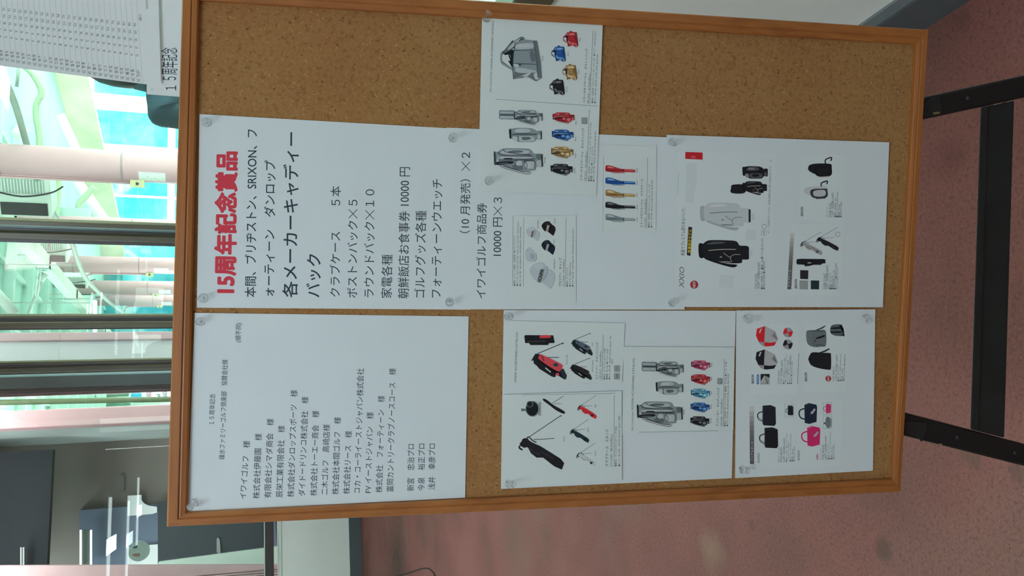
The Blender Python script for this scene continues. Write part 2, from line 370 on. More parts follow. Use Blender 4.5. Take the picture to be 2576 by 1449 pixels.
# ================================================================== THE CORK BOARD
O = [(417, 1327), (457.5, -50), (2337, 73), (2266, 1239)]      # outer frame corners (top left, top right, bottom right, bottom left)
I = [(472, 1287), (501.5, 2), (2302, 112), (2241, 1204)]      # where the frame meets the cork
Ow = [bp(p, 0.008) for p in O]; Iw = [bp(p, 0.002) for p in I]
Ow = [p - BN * 0.008 for p in Ow]; Iw = [p - BN * 0.002 for p in Iw]
board = tag(empty('bulletin_board', (Ow[2] + Ow[3]) / 2), 'upright cork bulletin board in a brown wooden frame on black easel legs', 'bulletin board')
m = MB(); m.hexa([p - BN * 0.012 for p in Iw][::-1], list(Iw)[::-1], cork_mat())
cp = [Iw[i] + (Ow[i] - Iw[i]) * 0.25 for i in range(4)]
m = MB(); m.hexa([p - BN * 0.010 for p in cp], cp, bpy.data.materials['cork']); m.build('cork_panel', board)
PROF = [(0.0, -0.014), (0.0, 0.004), (0.05, 0.0075), (0.12, 0.0085), (0.56, 0.0085), (0.62, 0.0068), (0.70, 0.0072), (0.92, 0.0062), (1.0, 0.0045), (1.0, -0.001)]
WV = wood_mat('brown varnished wood upright grain', (95, 95, 5)); WH = wood_mat('brown varnished wood level grain', (5, 95, 95))
for i, wm in enumerate((WH, WV, WH, WV)):
    j = (i + 1) % 4; m = MB(); ra = [Ow[i] + (Iw[i] - Ow[i]) * t + BN * h for t, h in PROF]; rb = [Ow[j] + (Iw[j] - Ow[j]) * t + BN * h for t, h in PROF]
    m.hexa(ra, rb, wm); o = m.build('frame_rail', board); 
# the black easel legs the board stands on
stand = tag(empty('easel_stand', hit_z((2700, 660), 0)), 'black steel easel legs with crossbar under the cork board', 'easel')
def strip_on_board(mb, p, h0, h1, mt):
    mb.hexa([bp(q, h0) for q in p], [bp(q, h1) for q in p], mt)
def extend(p, q, x):                 # px point on the line p-q at image x
    t = (x - p[0]) / (q[0] - p[0]); return (x, p[1] + (q[1] - p[1]) * t)
def leg(e0, e1_, f0, f1):
    mb = MB(); q = []
    for (p, s) in ((e0, e1_), (f0, f1)):
        for x in (2215, 3400): q.append(extend(p, s, x))
    tops = [bp(q[0], -0.016), bp(q[2], -0.016)]; bots = []
    for a, b in ((q[0], q[1]), (q[2], q[3])):
        A, B = bp(a, -0.016), bp(b, -0.016); t = A.z / (A.z - B.z); bots.append(A + (B - A) * t)
    ring = [tops[0], bots[0], bots[1], tops[1]]
    mb.hexa(ring, [p - BN * 0.02 + EZ * (0.004 if i in (1, 2) else 0) for i, p in enumerate(ring)], BLACK)
    return mb.build('leg', stand, bevel=0.003)
leg((2330, 242.6), (2576, 189), (2325, 300), (2576, 245.4))
leg((2279.8, 1039), (2576, 1116.7), (2276.5, 1097), (2576, 1172.8))
m = MB(); strip_on_board(m, [(2467, 270), (2551, 253), (2526, 1101), (2441, 1080)], -0.017, -0.03, STRAPM)
strip_on_board(m, [(2467, 270), (2487, 266), (2462, 1085), (2441, 1080)], -0.0125, -0.017, STRAPM); m.build('crossbar', stand, bevel=0.002)
COLLAR = mat('dark grey collar', (0.022, 0.026, 0.025), 0.35, noise=0.1, nscale=40)
for quad, br in (([(2322, 262), (2347, 245), (2366, 246), (2372, 285), (2350, 291), (2324, 294)], [(2346, 283), (2363, 281), (2364, 285), (2350, 288)]),
                 ([(2276, 1059), (2330, 1063), (2334, 1075), (2325, 1098), (2318, 1113), (2306, 1097), (2276, 1087)], [(2362, 1115), (2370, 1116), (2370, 1120), (2362, 1119)])):
    m = MB(); strip_on_board(m, quad, -0.017, -0.0145, COLLAR); c = m.build('clamp_collar', stand, bevel=0.001)
    m = MB(); strip_on_board(m, br, -0.0150, -0.0138, mat('brass chip', (0.42, 0.33, 0.16), 0.4, metal=0.5, noise=0.1)); m.build('brass_catch', c)
for p in ((2434, 247), (2408, 1100), (2553, 1138)):
    m = MB(); m.lathe(bp(p, -0.0165), BN, [(0.0032, 0), (0.003, 0.0012), (0.0015, 0.002)], COLLAR, 12); m.build('rivet', stand, smooth=True)
for q in ([(2470, 270.5), (2486, 267), (2487, 269), (2471, 273)], [(2498, 262), (2519, 257.5), (2519.5, 260.5), (2499, 265)], [(2533, 254.5), (2549, 251.3), (2549, 254), (2533, 258)]):
    m = MB(); strip_on_board(m, q, -0.0162, -0.0155, STEEL); m.build('bare_weld', stand)

# ------------------------------------------------------------------ printing on paper
_fc = bpy.data.curves.new('type', 'FONT'); _fo = bpy.data.objects.new('type', _fc)
def glyphs(s, bold=0.0, res=2):
    _fc.body = s; _fc.size = 1.0; _fc.offset = bold; _fc.resolution_u = res
    me = bpy.data.meshes.new_from_object(_fo)
    v = [tuple(x.co[:2]) for x in me.vertices]; f = [list(p.vertices) for p in me.polygons]; bpy.data.meshes.remove(me)
    return v, f
class Sheet:
    """P(px, h): the point of a surface seen at a pixel, h above that surface"""
    def __init__(s, P, h): s.P, s.h = P, h
    def text(s, mb, st, p0, p1, hgt, mt, bold=0.0, latin=False, lift=0.0001, slant=0.0, res=2, big_x=False):
        cross = []
        if big_x:                       # full width multiplication signs drawn as two crossing strokes
            for n, ch in enumerate(st):
                if ch == '×': cross.append(max(a for a, b in glyphs(st[:n].replace('×', '　') + '国', 0, 1)[0]) - 0.914)
        v, f = glyphs(st.replace('×', '　') if cross else st, 0.0, res)
        if not v: return
        for cx in cross:
            for y_0, y_1 in ((-.02, .74), (.74, -.02)):
                dx, dy = .80, y_1 - y_0; ln = math.hypot(dx, dy); nx, ny = -dy / ln * .028, dx / ln * .028; i0 = len(v)
                v += [(cx + .1 + nx, y_0 + ny), (cx + .1 - nx, y_0 - ny), (cx + .9 - nx, y_1 - ny), (cx + .9 + nx, y_1 + ny)]; f.append([i0, i0 + 1, i0 + 2, i0 + 3])
        if bold:                       # heavier strokes: the same letters struck again, a hair to each side
            n = 12 if bold > 0.015 else 6; v0, f0 = v, f; v, f = [], []
            for r_ in ([bold, bold * .66, bold * .33] if bold > 0.035 else [bold]):
                for j in range(n):
                    ox, oy = r_ * math.cos(2 * math.pi * j / n), r_ * math.sin(2 * math.pi * j / n); i0 = len(v)
                    v += [(a + ox, b + oy) for a, b in v0]; f += [[q + i0 for q in p] for p in f0]
            i0 = len(v); v += v0; f += [[q + i0 for q in p] for p in f0]
        x0 = min(a for a, b in v); x1 = max(a for a, b in v); y0, y1 = (0.0, 0.682) if latin else (-0.08, 0.795)
        L = math.hypot(p1[0] - p0[0], p1[1] - p0[1]); d = ((p1[0] - p0[0]) / L, (p1[1] - p0[1]) / L); up = (d[1], -d[0])
        i = len(mb.v); k = mb.slot(mt); NV = len(v0) if bold else len(v)
        for a, b in v:
            t = (a - x0) / (x1 - x0) * L; q = (b - y0) / (y1 - y0) * hgt; t += slant * q
            mb.v.append(tuple(s.P((p0[0] + d[0] * t + up[0] * q, p0[1] + d[1] * t + up[1] * q), s.h + lift + (len(mb.v) - i) // NV * 1.2e-6)))
        for q in f: mb.f.append([i + j for j in q]); mb.mi.append(k)
    def poly(s, mb, pts, mt, lift=0.0001): mb.face([s.P(p, s.h + lift) for p in pts], mt)
    def line(s, mb, p, q, wd, mt, lift=0.0001):
        L = math.hypot(q[0] - p[0], q[1] - p[1]) or 1; n = (-(q[1] - p[1]) / L * wd / 2, (q[0] - p[0]) / L * wd / 2)
        s.poly(mb, [(p[0] + n[0], p[1] + n[1]), (q[0] + n[0], q[1] + n[1]), (q[0] - n[0], q[1] - n[1]), (p[0] - n[0], p[1] - n[1])], mt, lift)
    def leaf(s, name, corners, mt, parent=None, th=0.00025):
        mb = MB(); ring = [s.P(c, s.h) for c in corners]; low = [s.P(c, s.h - th) for c in corners]
        mb.hexa(low, ring, mt); return mb.build(name, parent)
def onboard(h): return Sheet(bp, h)
def crop(ox, oy, k):                 # zoomed-view coordinates back to photograph pixels
    return lambda x, y: (ox + x / k, oy + y / k)
K = ink(38, 52, 60); KS = ink(58, 72, 78); KL = ink(88, 104, 112); RED = ink(158, 52, 66)

# ---- pictures: every template is a list of layers in a unit box (x to the right, y up); keys name palette entries
def oval(cx, cy, rx, ry, n=16, a0=0, a1=360): return [(cx + rx * math.cos(R(a0 + (a1 - a0) * i / n)), cy + ry * math.sin(R(a0 + (a1 - a0) * i / n))) for i in range(n + (0 if a1 - a0 == 360 else 1))]
CART = [('s', 'base', [(.39, .985), (.62, .99), (.84, .995), (.86, .915), (.97, .83), (1, .70), (.98, .30), (.90, .21), (.80, .17), (.77, .01), (.53, .0), (.30, 0), (.28, .12), (.16, .145), (.15, .40), (.2, .6), (.28, .8), (.36, .9)]),
        ('s', 'light', [(.80, .86), (.93, .78), (.95, .5), (.90, .28), (.80, .3), (.76, .6)]), ('s', 'mid', [(.86, .72), (.92, .6), (.91, .42), (.85, .4), (.82, .56)]), ('s', 'hi', [(.83, .82), (.88, .80), (.90, .70), (.84, .72)]),
        ('s', 'light', [(.60, .86), (.67, .87), (.69, .5), (.66, .22), (.60, .3)]), ('s', 'hi', [(.62, .82), (.65, .82), (.66, .6), (.63, .56)]), ('s', 'mid', [(.54, .62), (.60, .6), (.60, .3), (.55, .2)]), ('s', 'light', [(.30, .10), (.52, .11), (.52, .02), (.32, .015)]), ('s', 'mid', [(.58, .10), (.76, .12), (.75, .03), (.60, .02)]), ('s', 'mid', [(.20, .55), (.34, .62), (.34, .44), (.2, .4)]),
        ('s', 'dark', [(.39, .985), (.84, .995), (.85, .965), (.60, .95), (.40, .945)]), ('s', 'hi', [(.44, .935), (.58, .94), (.57, .90), (.46, .9)]),
        ('s', 'black', [(.37, .93), (.46, .94), (.49, .86), (.50, .62), (.43, .60), (.38, .78)]), ('s', 'mid', [(.40, .88), (.43, .88), (.44, .70), (.41, .70)]), ('s', 'black', [(.58, .78), (.62, .78), (.62, .62), (.58, .62)]),
        ('l', 'dark', [(.86, .915), (.74, .82), (.70, .5), (.70, .2)], .014), ('l', 'black', [(.94, .80), (.86, .74), (.78, .5), (.75, .24)], .010), ('l', 'dark', [(.55, .9), (.54, .55), (.58, .3), (.6, .14)], .012),
        ('s', 'light', [(.24, .33), (.46, .34), (.48, .17), (.24, .16)]), ('s', 'hi', [(.27, .31), (.42, .31), (.42, .25), (.28, .24)]), ('l', 'black', [(.22, .34), (.36, .30), (.52, .37), (.53, .16)], .010), ('l', 'dark', [(.24, .16), (.5, .15)], .010),
        ('s', 'light', [(.34, .52), (.50, .54), (.52, .42), (.36, .41)]), ('s', 'hi', [(.38, .50), (.47, .51), (.47, .45), (.39, .45)]), ('l', 'dark', [(.33, .53), (.42, .56), (.53, .52)], .010),
        ('s', 'strap', [(.33, .88), (.22, .75), (.07, .45), (.02, .3), (.04, .24), (.1, .24), (.13, .42), (.24, .66), (.34, .8)]), ('s', 'hi', [(.24, .74), (.12, .52), (.06, .32), (.08, .28), (.15, .5)]), ('l', 'dark', [(.33, .80), (.22, .62), (.12, .42), (.11, .26)], .012), ('l', 'dark', [(.33, .88), (.22, .75), (.07, .45), (.02, .3), (.04, .24)], .007),
        ('p', 'black', [(.30, .012), (.77, .02), (.77, -.004), (.30, -.012)])]
REAR = [('s', 'base', [(.25, .97), (.5, .985), (.9, .99), (.95, .9), (1, .72), (.98, .35), (.88, .2), (.78, .15), (.78, .0), (.2, .0), (.2, .13), (.03, .22), (0, .4), (.02, .7), (.22, .86)]),
        ('s', 'light', [(.66, .82), (.92, .74), (.93, .42), (.72, .32), (.64, .5)]), ('s', 'hi', [(.74, .76), (.86, .72), (.85, .55), (.75, .52)]), ('s', 'light', [(.06, .66), (.42, .68), (.44, .25), (.2, .2), (.06, .28)]), ('s', 'mid', [(.14, .55), (.34, .6), (.36, .36), (.2, .34)]), ('s', 'hi', [(.12, .84), (.36, .88), (.38, .76), (.08, .74)]),
        ('p', 'black', [(.25, .97), (.9, .99), (.88, .93), (.27, .92)]), ('l', 'black', [(.5, .9), (.56, .7), (.56, .4), (.54, .14)], .02), ('l', 'dark', [(.04, .70), (.5, .71)], .012), ('l', 'dark', [(.44, .66), (.45, .3), (.25, .2)], .012), ('l', 'dark', [(.64, .84), (.62, .5), (.72, .3)], .010), ('s', 'light', [(.24, .12), (.5, .12), (.5, .03), (.24, .03)]), ('p', 'black', [(.2, .02), (.78, .02), (.78, -.01), (.2, -.01)])]
HOOD = [('s', 'base', [(.40, .985), (.70, 1.0), (.97, .985), (.97, .85), (.92, .62), (.4, .64), (.38, .85)]), ('p', 'light', [(.45, .97), (.58, .97), (.56, .66), (.45, .66)]), ('p', 'light', [(.78, .97), (.88, .96), (.85, .66), (.76, .66)]), ('l', 'dark', [(.68, .98), (.66, .64)], .03)] + \
       [(l[0], l[1], [(x, y * .66) for x, y in l[2]], *l[3:]) for l in CART]
BLKBAG = [('s', 'base', CART[0][2]), ('s', 'dark', [(.39, .985), (.84, .995), (.86, .915), (.62, .93), (.36, .9)]), ('l', 'line', [(.62, .80), (.66, .5), (.66, .25)], .016), ('l', 'line', [(.53, .50), (.42, .42), (.36, .36)], .012),
          ('l', 'line', [(.18, .33), (.34, .36), (.46, .30), (.47, .16)], .012), ('l', 'line', [(.19, .62), (.2, .45), (.19, .36)], .02), ('p', 'line', [(.36, .58), (.42, .55), (.36, .52)]),
          ('s', 'dark', [(.33, .88), (.22, .75), (.05, .45), (.0, .3), (.04, .24), (.1, .24), (.13, .42), (.24, .66), (.34, .8)]), ('s', 'light', [(.84, .82), (.93, .72), (.93, .5), (.88, .5)]), ('p', 'black', [(.28, .03), (.77, .03), (.74, -.01), (.31, -.01)])]
def slim_case():
    return [('s', 'base', [(.83, .99), (.98, .967), (1, .858), (.875, .748), (.625, .573), (.567, .464), (.53, .25), (.517, .114), (.458, .015), (.29, 0), (.15, .015), (.17, .2), (.18, .376), (.13, .53), (.167, .748), (.267, .967), (.417, .993)]),
            ('s', 'light', [(.72, .93), (.90, .90), (.84, .76), (.66, .68), (.62, .80)]), ('s', 'hi', [(.76, .90), (.84, .88), (.78, .80), (.72, .82)]), ('s', 'mid', [(.30, .93), (.46, .94), (.44, .72), (.34, .55), (.28, .7)]), ('s', 'light', [(.36, .34), (.46, .34), (.44, .05), (.34, .06)]), ('l', 'dark', [(.60, .95), (.52, .76), (.40, .55), (.36, .40)], .012), ('l', 'dark', [(.94, .80), (.72, .62), (.56, .48)], .010),
            ('l', 'mid', [(.26, .82), (.06, .70), (.10, .60), (.02, .52), (.10, .44), (.04, .38), (.14, .34)], .014), ('p', 'dark', [(.15, .41), (.56, .41), (.56, .385), (.15, .385)])]
BOSTON = [('l', 'dark', [(.28, .72), (.44, .97), (.58, .985), (.66, .86), (.70, .72)], .03), ('l', 'base', [(.26, .70), (.38, .93), (.44, .985), (.62, .985), (.66, .9)], .045),
          ('p', 'black', [(.30, .72), (.62, .93), (.66, .92), (.70, .70), (.68, .68)]), ('p', 'paper', [(.46, .74), (.60, .78), (.58, .92), (.45, .92)]), ('l', 'dark', [(.63, .95), (.74, .84), (.90, .70)], .04), ('l', 'black', [(.44, .74), (.60, .80), (.66, .70)], .03),
          ('s', 'mid', [(.63, .92), (.80, .80), (.97, .55), (.98, .45), (.93, .42), (.91, .52), (.74, .68), (.66, .84)]), ('s', 'light', [(.70, .84), (.84, .72), (.95, .54), (.90, .56), (.76, .70)]), ('l', 'black', [(.74, .70), (.9, .55), (.93, .44)], .016),
          ('p', 'base', [(.05, .70), (.25, .72), (.60, .70), (.86, .66), (.93, .45), (.90, .12), (.45, .03), (.08, .0), (.0, .14), (.10, .34)]),
          ('p', 'mid', [(.05, .70), (.22, .66), (.18, .40), (.20, .12), (.08, .0), (.0, .14), (.10, .34)]), ('s', 'hi', [(.06, .64), (.12, .5), (.10, .38), (.2, .26), (.14, .46)]), ('s', 'hi', [(.04, .14), (.16, .2), (.2, .1), (.10, .03)]), ('s', 'light', [(.20, .60), (.30, .62), (.27, .3), (.22, .12), (.19, .3)]),
          ('s', 'light', [(.72, .62), (.82, .60), (.85, .3), (.80, .16), (.72, .3)]), ('s', 'hi', [(.76, .58), (.80, .57), (.81, .35), (.77, .3)]), ('p', 'mid', [(.08, .10), (.90, .21), (.90, .12), (.45, .03), (.08, .0)]), ('s', 'mid', [(.43, .24), (.62, .30), (.68, .22), (.5, .14)]), ('l', 'dark', [(.40, .70), (.39, .45), (.38, .14)], .014), ('l', 'dark', [(.68, .68), (.69, .4), (.70, .16)], .012), ('l', 'dark', [(.05, .69), (.3, .71), (.6, .69), (.86, .65)], .012), ('l', 'dark', [(.08, .10), (.45, .12), (.90, .2)], .008), ('s', 'hi', [(.32, .66), (.39, .68), (.37, .56), (.31, .58)]), ('s', 'dark', [(.36, .57), (.40, .56), (.39, .50), (.35, .52)])]
CAP = [('s', 'base', [(.66, 1.0), (.82, .93), (.96, .77), (1, .56), (.97, .42), (.87, .36), (.79, .29), (.71, .155), (.61, .05), (.48, 0), (.30, .02), (.03, .13), (0, .195), (.09, .32), (.17, .42), (.26, .56), (.31, .77), (.45, .9)]),
       ('s', 'hi2', [(.84, .84), (.95, .70), (.94, .52), (.80, .48), (.70, .66)]), ('s', 'shade', [(.30, .50), (.60, .36), (.84, .33), (.80, .28), (.58, .28), (.34, .40)]), ('l', 'dark', [(.02, .15), (.30, .03), (.48, .01), (.61, .06), (.71, .16)], .010), ('l', 'shade', [(.26, .54), (.45, .46), (.66, .40), (.88, .37)], .012), ('l', 'shade', [(.66, .99), (.60, .75), (.52, .5)], .008)]
CAPBACK = [('s', 'base', [(.03, .35), (.0, .6), (.1, .85), (.3, .98), (.55, 1), (.8, .93), (.96, .75), (1, .55), (.92, .48), (.82, .3), (.55, .08), (.3, .02), (.1, .12)]), ('s', 'shade', [(.15, .4), (.35, .6), (.6, .5), (.5, .25), (.3, .15)]), ('l', 'dark', [(.02, .22), (.2, .02), (.6, .06)], .03), ('l', 'dark', [(.7, .95), (.86, .8)], .03)]
def legs_bag(): 
    return [('l', 'leg', [(.70, .83), (.985, .12)], .022), ('l', 'leg', [(.60, .55), (.60, .22)], .018), ('p', 'black', [(.96, .13), (1, .13), (1, .09), (.97, .09)]),
            ('l', 'black', [(.58, .93), (.52, .99), (.54, .92)], .02),
            ('p', 'black', [(.50, .93), (.58, .96), (.70, .88), (.68, .72), (.58, .60), (.35, .14), (.02, .10), (.0, .03), (.10, .0), (.24, .08), (.08, .42), (.30, .78)]),
            ('s', 'black', [(.44, .92), (.10, .44), (.08, .32), (.16, .34), (.3, .5), (.5, .8)]),
            ('s', 'panel', [(.60, .80), (.68, .74), (.66, .66), (.42, .16), (.32, .13), (.22, .22), (.36, .5), (.54, .76)]), ('p', 'panel', [(.16, .32), (.10, .28), (.13, .21), (.19, .24)]), ('l', 'black', [(.65, .70), (.5, .64)], .022),
            ('s', 'logo', oval(.40, .31, .05, .07, 10)), ('p', 'base2', [(.02, .10), (.24, .20), (.30, .1), (.10, .0), (.0, .03)]), ('p', 'paper', [(.30, .60), (.34, .60), (.21, .44), (.19, .46)])]
CLUBSTAND = [('l', 'leg', [(.57, .83), (.62, .74), (.99, .10)], .013), ('l', 'leg', [(.55, .68), (.57, .24)], .011), ('p', 'leg', [(.98, .12), (1, .10), (.99, .08), (.97, .10)]), ('l', 'leg', [(.50, .86), (.60, .80), (.53, .7), (.5, .62)], .02),
             ('s', 'black', [(.52, .94), (.57, .90), (.56, .80), (.45, .78), (.40, .88), (.46, .98)]), ('l', 'black', [(.44, .97), (.40, .99), (.36, .92)], .028),
             ('p', 'panel', [(.52, .90), (.56, .82), (.50, .72), (.42, .52), (.20, .11), (.12, .03), (.0, .08), (.06, .24), (.10, .30), (.22, .48), (.22, .62), (.30, .74), (.40, .80), (.44, .90)]),
             ('p', 'patch', [(.20, .30), (.12, .34), (.09, .26), (.17, .16)]), ('l', 'dark', [(.40, .76), (.32, .68), (.28, .54)], .014), ('l', 'dark', [(.33, .52), (.20, .26)], .012)]
CASELEG = [('l', 'leg', [(.58, .58), (1, .05)], .02), ('l', 'leg', [(.55, .50), (.58, .16)], .016), ('s', 'panel', [(.78, .98), (.84, .99), (.80, .84), (.5, .52), (.2, .1), (.08, .0), (.0, .06), (.2, .4), (.45, .66), (.72, .95)])]
TOPVIEW = [('p', 'grey', [(.50, .74), (.52, 1.0), (.34, 1.0), (.36, .74)]), ('p', 'light', [(.05, .0), (.95, .0), (.92, .12), (.08, .14)]), ('s', 'grey', oval(.5, .42, .5, .36, 18)), ('s', 'black', oval(.5, .44, .45, .30, 18)), ('s', 'grey', oval(.80, .56, .2, .17, 14)), ('s', 'black', oval(.80, .56, .16, .13, 14)), ('l', 'light', [(.05, .3), (.3, .14), (.7, .12), (.95, .28)], .03)]
def umbrella():
    ap = (.217, .613)
    return [('p', 'col', [ap, (.994, .573), (.864, .928), (.533, .973), (.232, .853)]), ('p', 'sil2', [ap, (.994, .573), (.759, .152), (.367, .008), (.23, .093), (.187, .333)]), ('p', 'sil', [(.52, .32), (.759, .152), (.367, .008), (.30, .05)]), ('p', 'sil', [ap, (.232, .853), (.096, .76), (.0, .6), (.03, .56)]),
            ('p', 'col', [ap, (.187, .333), (.23, .093), (.30, .05), (.051, .173), (.006, .493), (.02, .6)]), ('l', 'dk', [ap, (.60, .60), (.994, .573)], .006), ('p', 'white', [(.66, .84), (.86, .78), (.88, .70), (.80, .74), (.66, .78)]), ('l', 'dk', [(.40, .10), (.60, .20)], .03)]
OCTA = [('p', 'sil', oval(.5, .5, .52, .52, 8)), ('p', 'col', [(.5, .5)] + [(.5 + .52 * math.cos(R(a)), .5 + .52 * math.sin(R(a))) for a in (20, 45, 90, 112)]), ('p', 'col', [(.5, .5)] + [(.5 + .52 * math.cos(R(a)), .5 + .52 * math.sin(R(a))) for a in (200, 225, 270, 292)])]
TOTE = [('l', 'base', [(.22, .70), (.30, .9), (.46, .985), (.62, .93), (.70, .72)], .035), ('l', 'base', [(.28, .70), (.36, .88), (.48, .96), (.60, .90), (.66, .72)], .02), ('p', 'base', [(.03, .66), (.12, .72), (.97, .72), (1, .3), (.90, .04), (.10, .02), (.0, .1)]), ('l', 'light', [(.03, .64), (.12, .68), (.96, .69)], .012), ('l', 'light', [(.88, .68), (.9, .06)], .008)]
TOTE2 = [('l', 'base', [(.22, .66), (.30, .9), (.5, .985), (.66, .92), (.74, .68)], .06), ('p', 'base', [(.03, .58), (.05, .68), (.9, .70), (.95, .62), (1, .46), (.92, .05), (.8, .01), (.1, .04), (.0, .44)]), ('p', 'light', [(.92, .66), (1, .46), (.94, .44), (.88, .62)]), ('s', 'bear', [(.48, .34), (.54, .36), (.68, .22), (.74, .18), (.7, .1), (.64, .12), (.5, .24)])]
PACK = [('s', 'base', [(.05, .78), (.2, .95), (.5, 1), (.74, .98), (.78, .84), (.80, .3), (.76, .06), (.4, .02), (.06, .06), (.02, .3), (.0, .5)]), ('p', 'dark', [(.78, .45), (.86, .2), (.99, .04), (1, .1), (.9, .3), (.80, .55)]), ('l', 'dark', [(.76, .9), (.74, .3), (.76, .12)], .03), ('l', 'dark', [(.08, .55), (.12, .3), (.06, .1)], .03), ('s', 'black', [(.38, .48), (.44, .51), (.56, .14), (.49, .11)]), ('s', 'black', oval(.29, .55, .03, .035, 8)), ('l', 'dark', [(.05, .62), (.76, .62)], .012)]
BLKPACK = [('s', 'base', [(.2, .86), (.44, .99), (.56, .99), (.78, .88), (.82, .72), (.80, .4), (.78, .05), (.7, .0), (.08, .0), (.0, .1), (.06, .5)]), ('p', 'base', [(.78, .45), (.84, .25), (.97, .04), (1, .1), (.9, .3), (.80, .55)])]
PACKBACK = [('s', 'base', [(.1, .75), (.3, .97), (.7, .98), (.95, .8), (.92, .2), (.1, .15), (.05, .5)]), ('p', 'black', [(.0, .02), (.98, .2), (.9, .4), (.7, .1), (.2, .12), (.12, .3)]), ('s', 'black', [(.3, .9), (.4, .92), (.42, .3), (.3, .3)]), ('s', 'black', [(.62, .9), (.72, .9), (.76, .3), (.64, .3)])]
BODYB = [('l', 'black', [(.6, .25), (.85, .28), (.97, .03), (.8, .06)], .05), ('s', 'base', [(.12, .1), (.1, .5), (.22, .8), (.36, .97), (.5, .98), (.62, .9), (.68, .6), (.66, .08), (.5, .02), (.2, .03)]), ('s', 'dark', [(.08, .62), (.5, .7), (.56, .12), (.5, .03), (.1, .06)]), ('s', 'base', [(.16, .55), (.44, .58), (.48, .14), (.18, .14)]), ('l', 'line', [(.03, .5), (.06, .1)], .035)]
BARCASE = [('p', 'base', [(.25, .97), (.5, 1), (.95, .98), (1, .85), (.97, .1), (.9, .02), (.4, .02), (.36, .14), (.20, .16), (.20, .42), (.05, .55), (.0, .72), (.2, .72)]), ('p', 'paper', [(.40, .62), (.52, .62), (.52, .50), (.40, .50)])]
def pic(sh, name, rect, tpl, pal, parent, lift=0.00012):
    x0, x1, y0, y1 = rect; mb = MB(); h = lift
    def PX(u, v): return (x1 - v * (x1 - x0), y1 - u * (y1 - y0))
    for l in tpl:
        key = l[1]
        pl = dict(pal)
        if 'base' in pl and 'dark' in pl:
            pl['mid'] = tuple(int(.55 * x + .45 * y) for x, y in zip(pl['base'], pl['dark'])); pl['hi'] = tuple(int(.6 * x + .4 * y) for x, y in zip(pl.get('light', pl['base']), PW))
        if key not in pl: continue
        mt = ink(*pl[key])
        if l[0] == 'p': sh.poly(mb, [PX(*q) for q in l[2]], mt, h)
        elif l[0] == 's': sh.poly(mb, [PX(*q) for q in catmull(l[2], 4)], mt, h)
        else:
            pts = [PX(*q) for q in catmull(l[2], 4, False)]; wd = l[3] * max(x1 - x0, y1 - y0)
            L, Rr = [], []
            for i, p in enumerate(pts):
                a, b = pts[max(i - 1, 0)], pts[min(i + 1, len(pts) - 1)]; n = math.hypot(b[0] - a[0], b[1] - a[1]) or 1
                dx, dy = -(b[1] - a[1]) / n * wd / 2, (b[0] - a[0]) / n * wd / 2
                L.append((p[0] + dx, p[1] + dy)); Rr.append((p[0] - dx, p[1] - dy))
            for i in range(len(pts) - 1): sh.poly(mb, [L[i], L[i + 1], Rr[i + 1], Rr[i]], mt, h)
        h += 0.00003
    return mb.build(name, parent)
PW = (160, 176, 178)
SILV = dict(base=(104, 124, 131), light=(138, 156, 162), dark=(52, 62, 70), black=(20, 27, 32), strap=(136, 150, 156), line=(60, 70, 76), paper=PW, panel=(120, 134, 140))
def pal(b, l, d, **kw): return dict(dict(base=b, light=l, dark=d, black=(22, 26, 32), strap=b, line=d, paper=PW), **kw)
P_RED = pal((140, 38, 44), (176, 84, 88), (84, 24, 32)); P_BLUE = pal((28, 74, 138), (84, 130, 176), (18, 40, 82)); P_GOLD = pal((130, 112, 70), (176, 160, 118), (70, 56, 36)); P_BLK = pal((26, 30, 38), (78, 86, 92), (16, 19, 25), strap=(70, 78, 84))
P_PINK = pal((150, 54, 88), (186, 112, 134), (60, 24, 40)); P_SAX = pal((62, 134, 168), (116, 172, 190), (26, 54, 70)); P_NAVY = pal((30, 44, 58), (74, 90, 100), (18, 26, 36))
P_BB = pal((24, 27, 31), (64, 70, 74), (18, 21, 25), line=(132, 136, 132)); P_WB = pal((146, 164, 172), (164, 178, 182), (128, 146, 154), line=(92, 104, 110), black=(30, 42, 50))
def sheet(name, corners, h, label, cat='notice', group=None, mt=PAPER):
    s = onboard(h); s.o = s.leaf(name, corners, mt); tag(s.o, label, cat, group); return s
def clip(parent_sheet, corners, dh=0.0006):
    s = onboard(parent_sheet.h + dh); s.o = s.leaf('catalogue_clipping', corners, CLIP, parent_sheet.o, 0.0002); return s
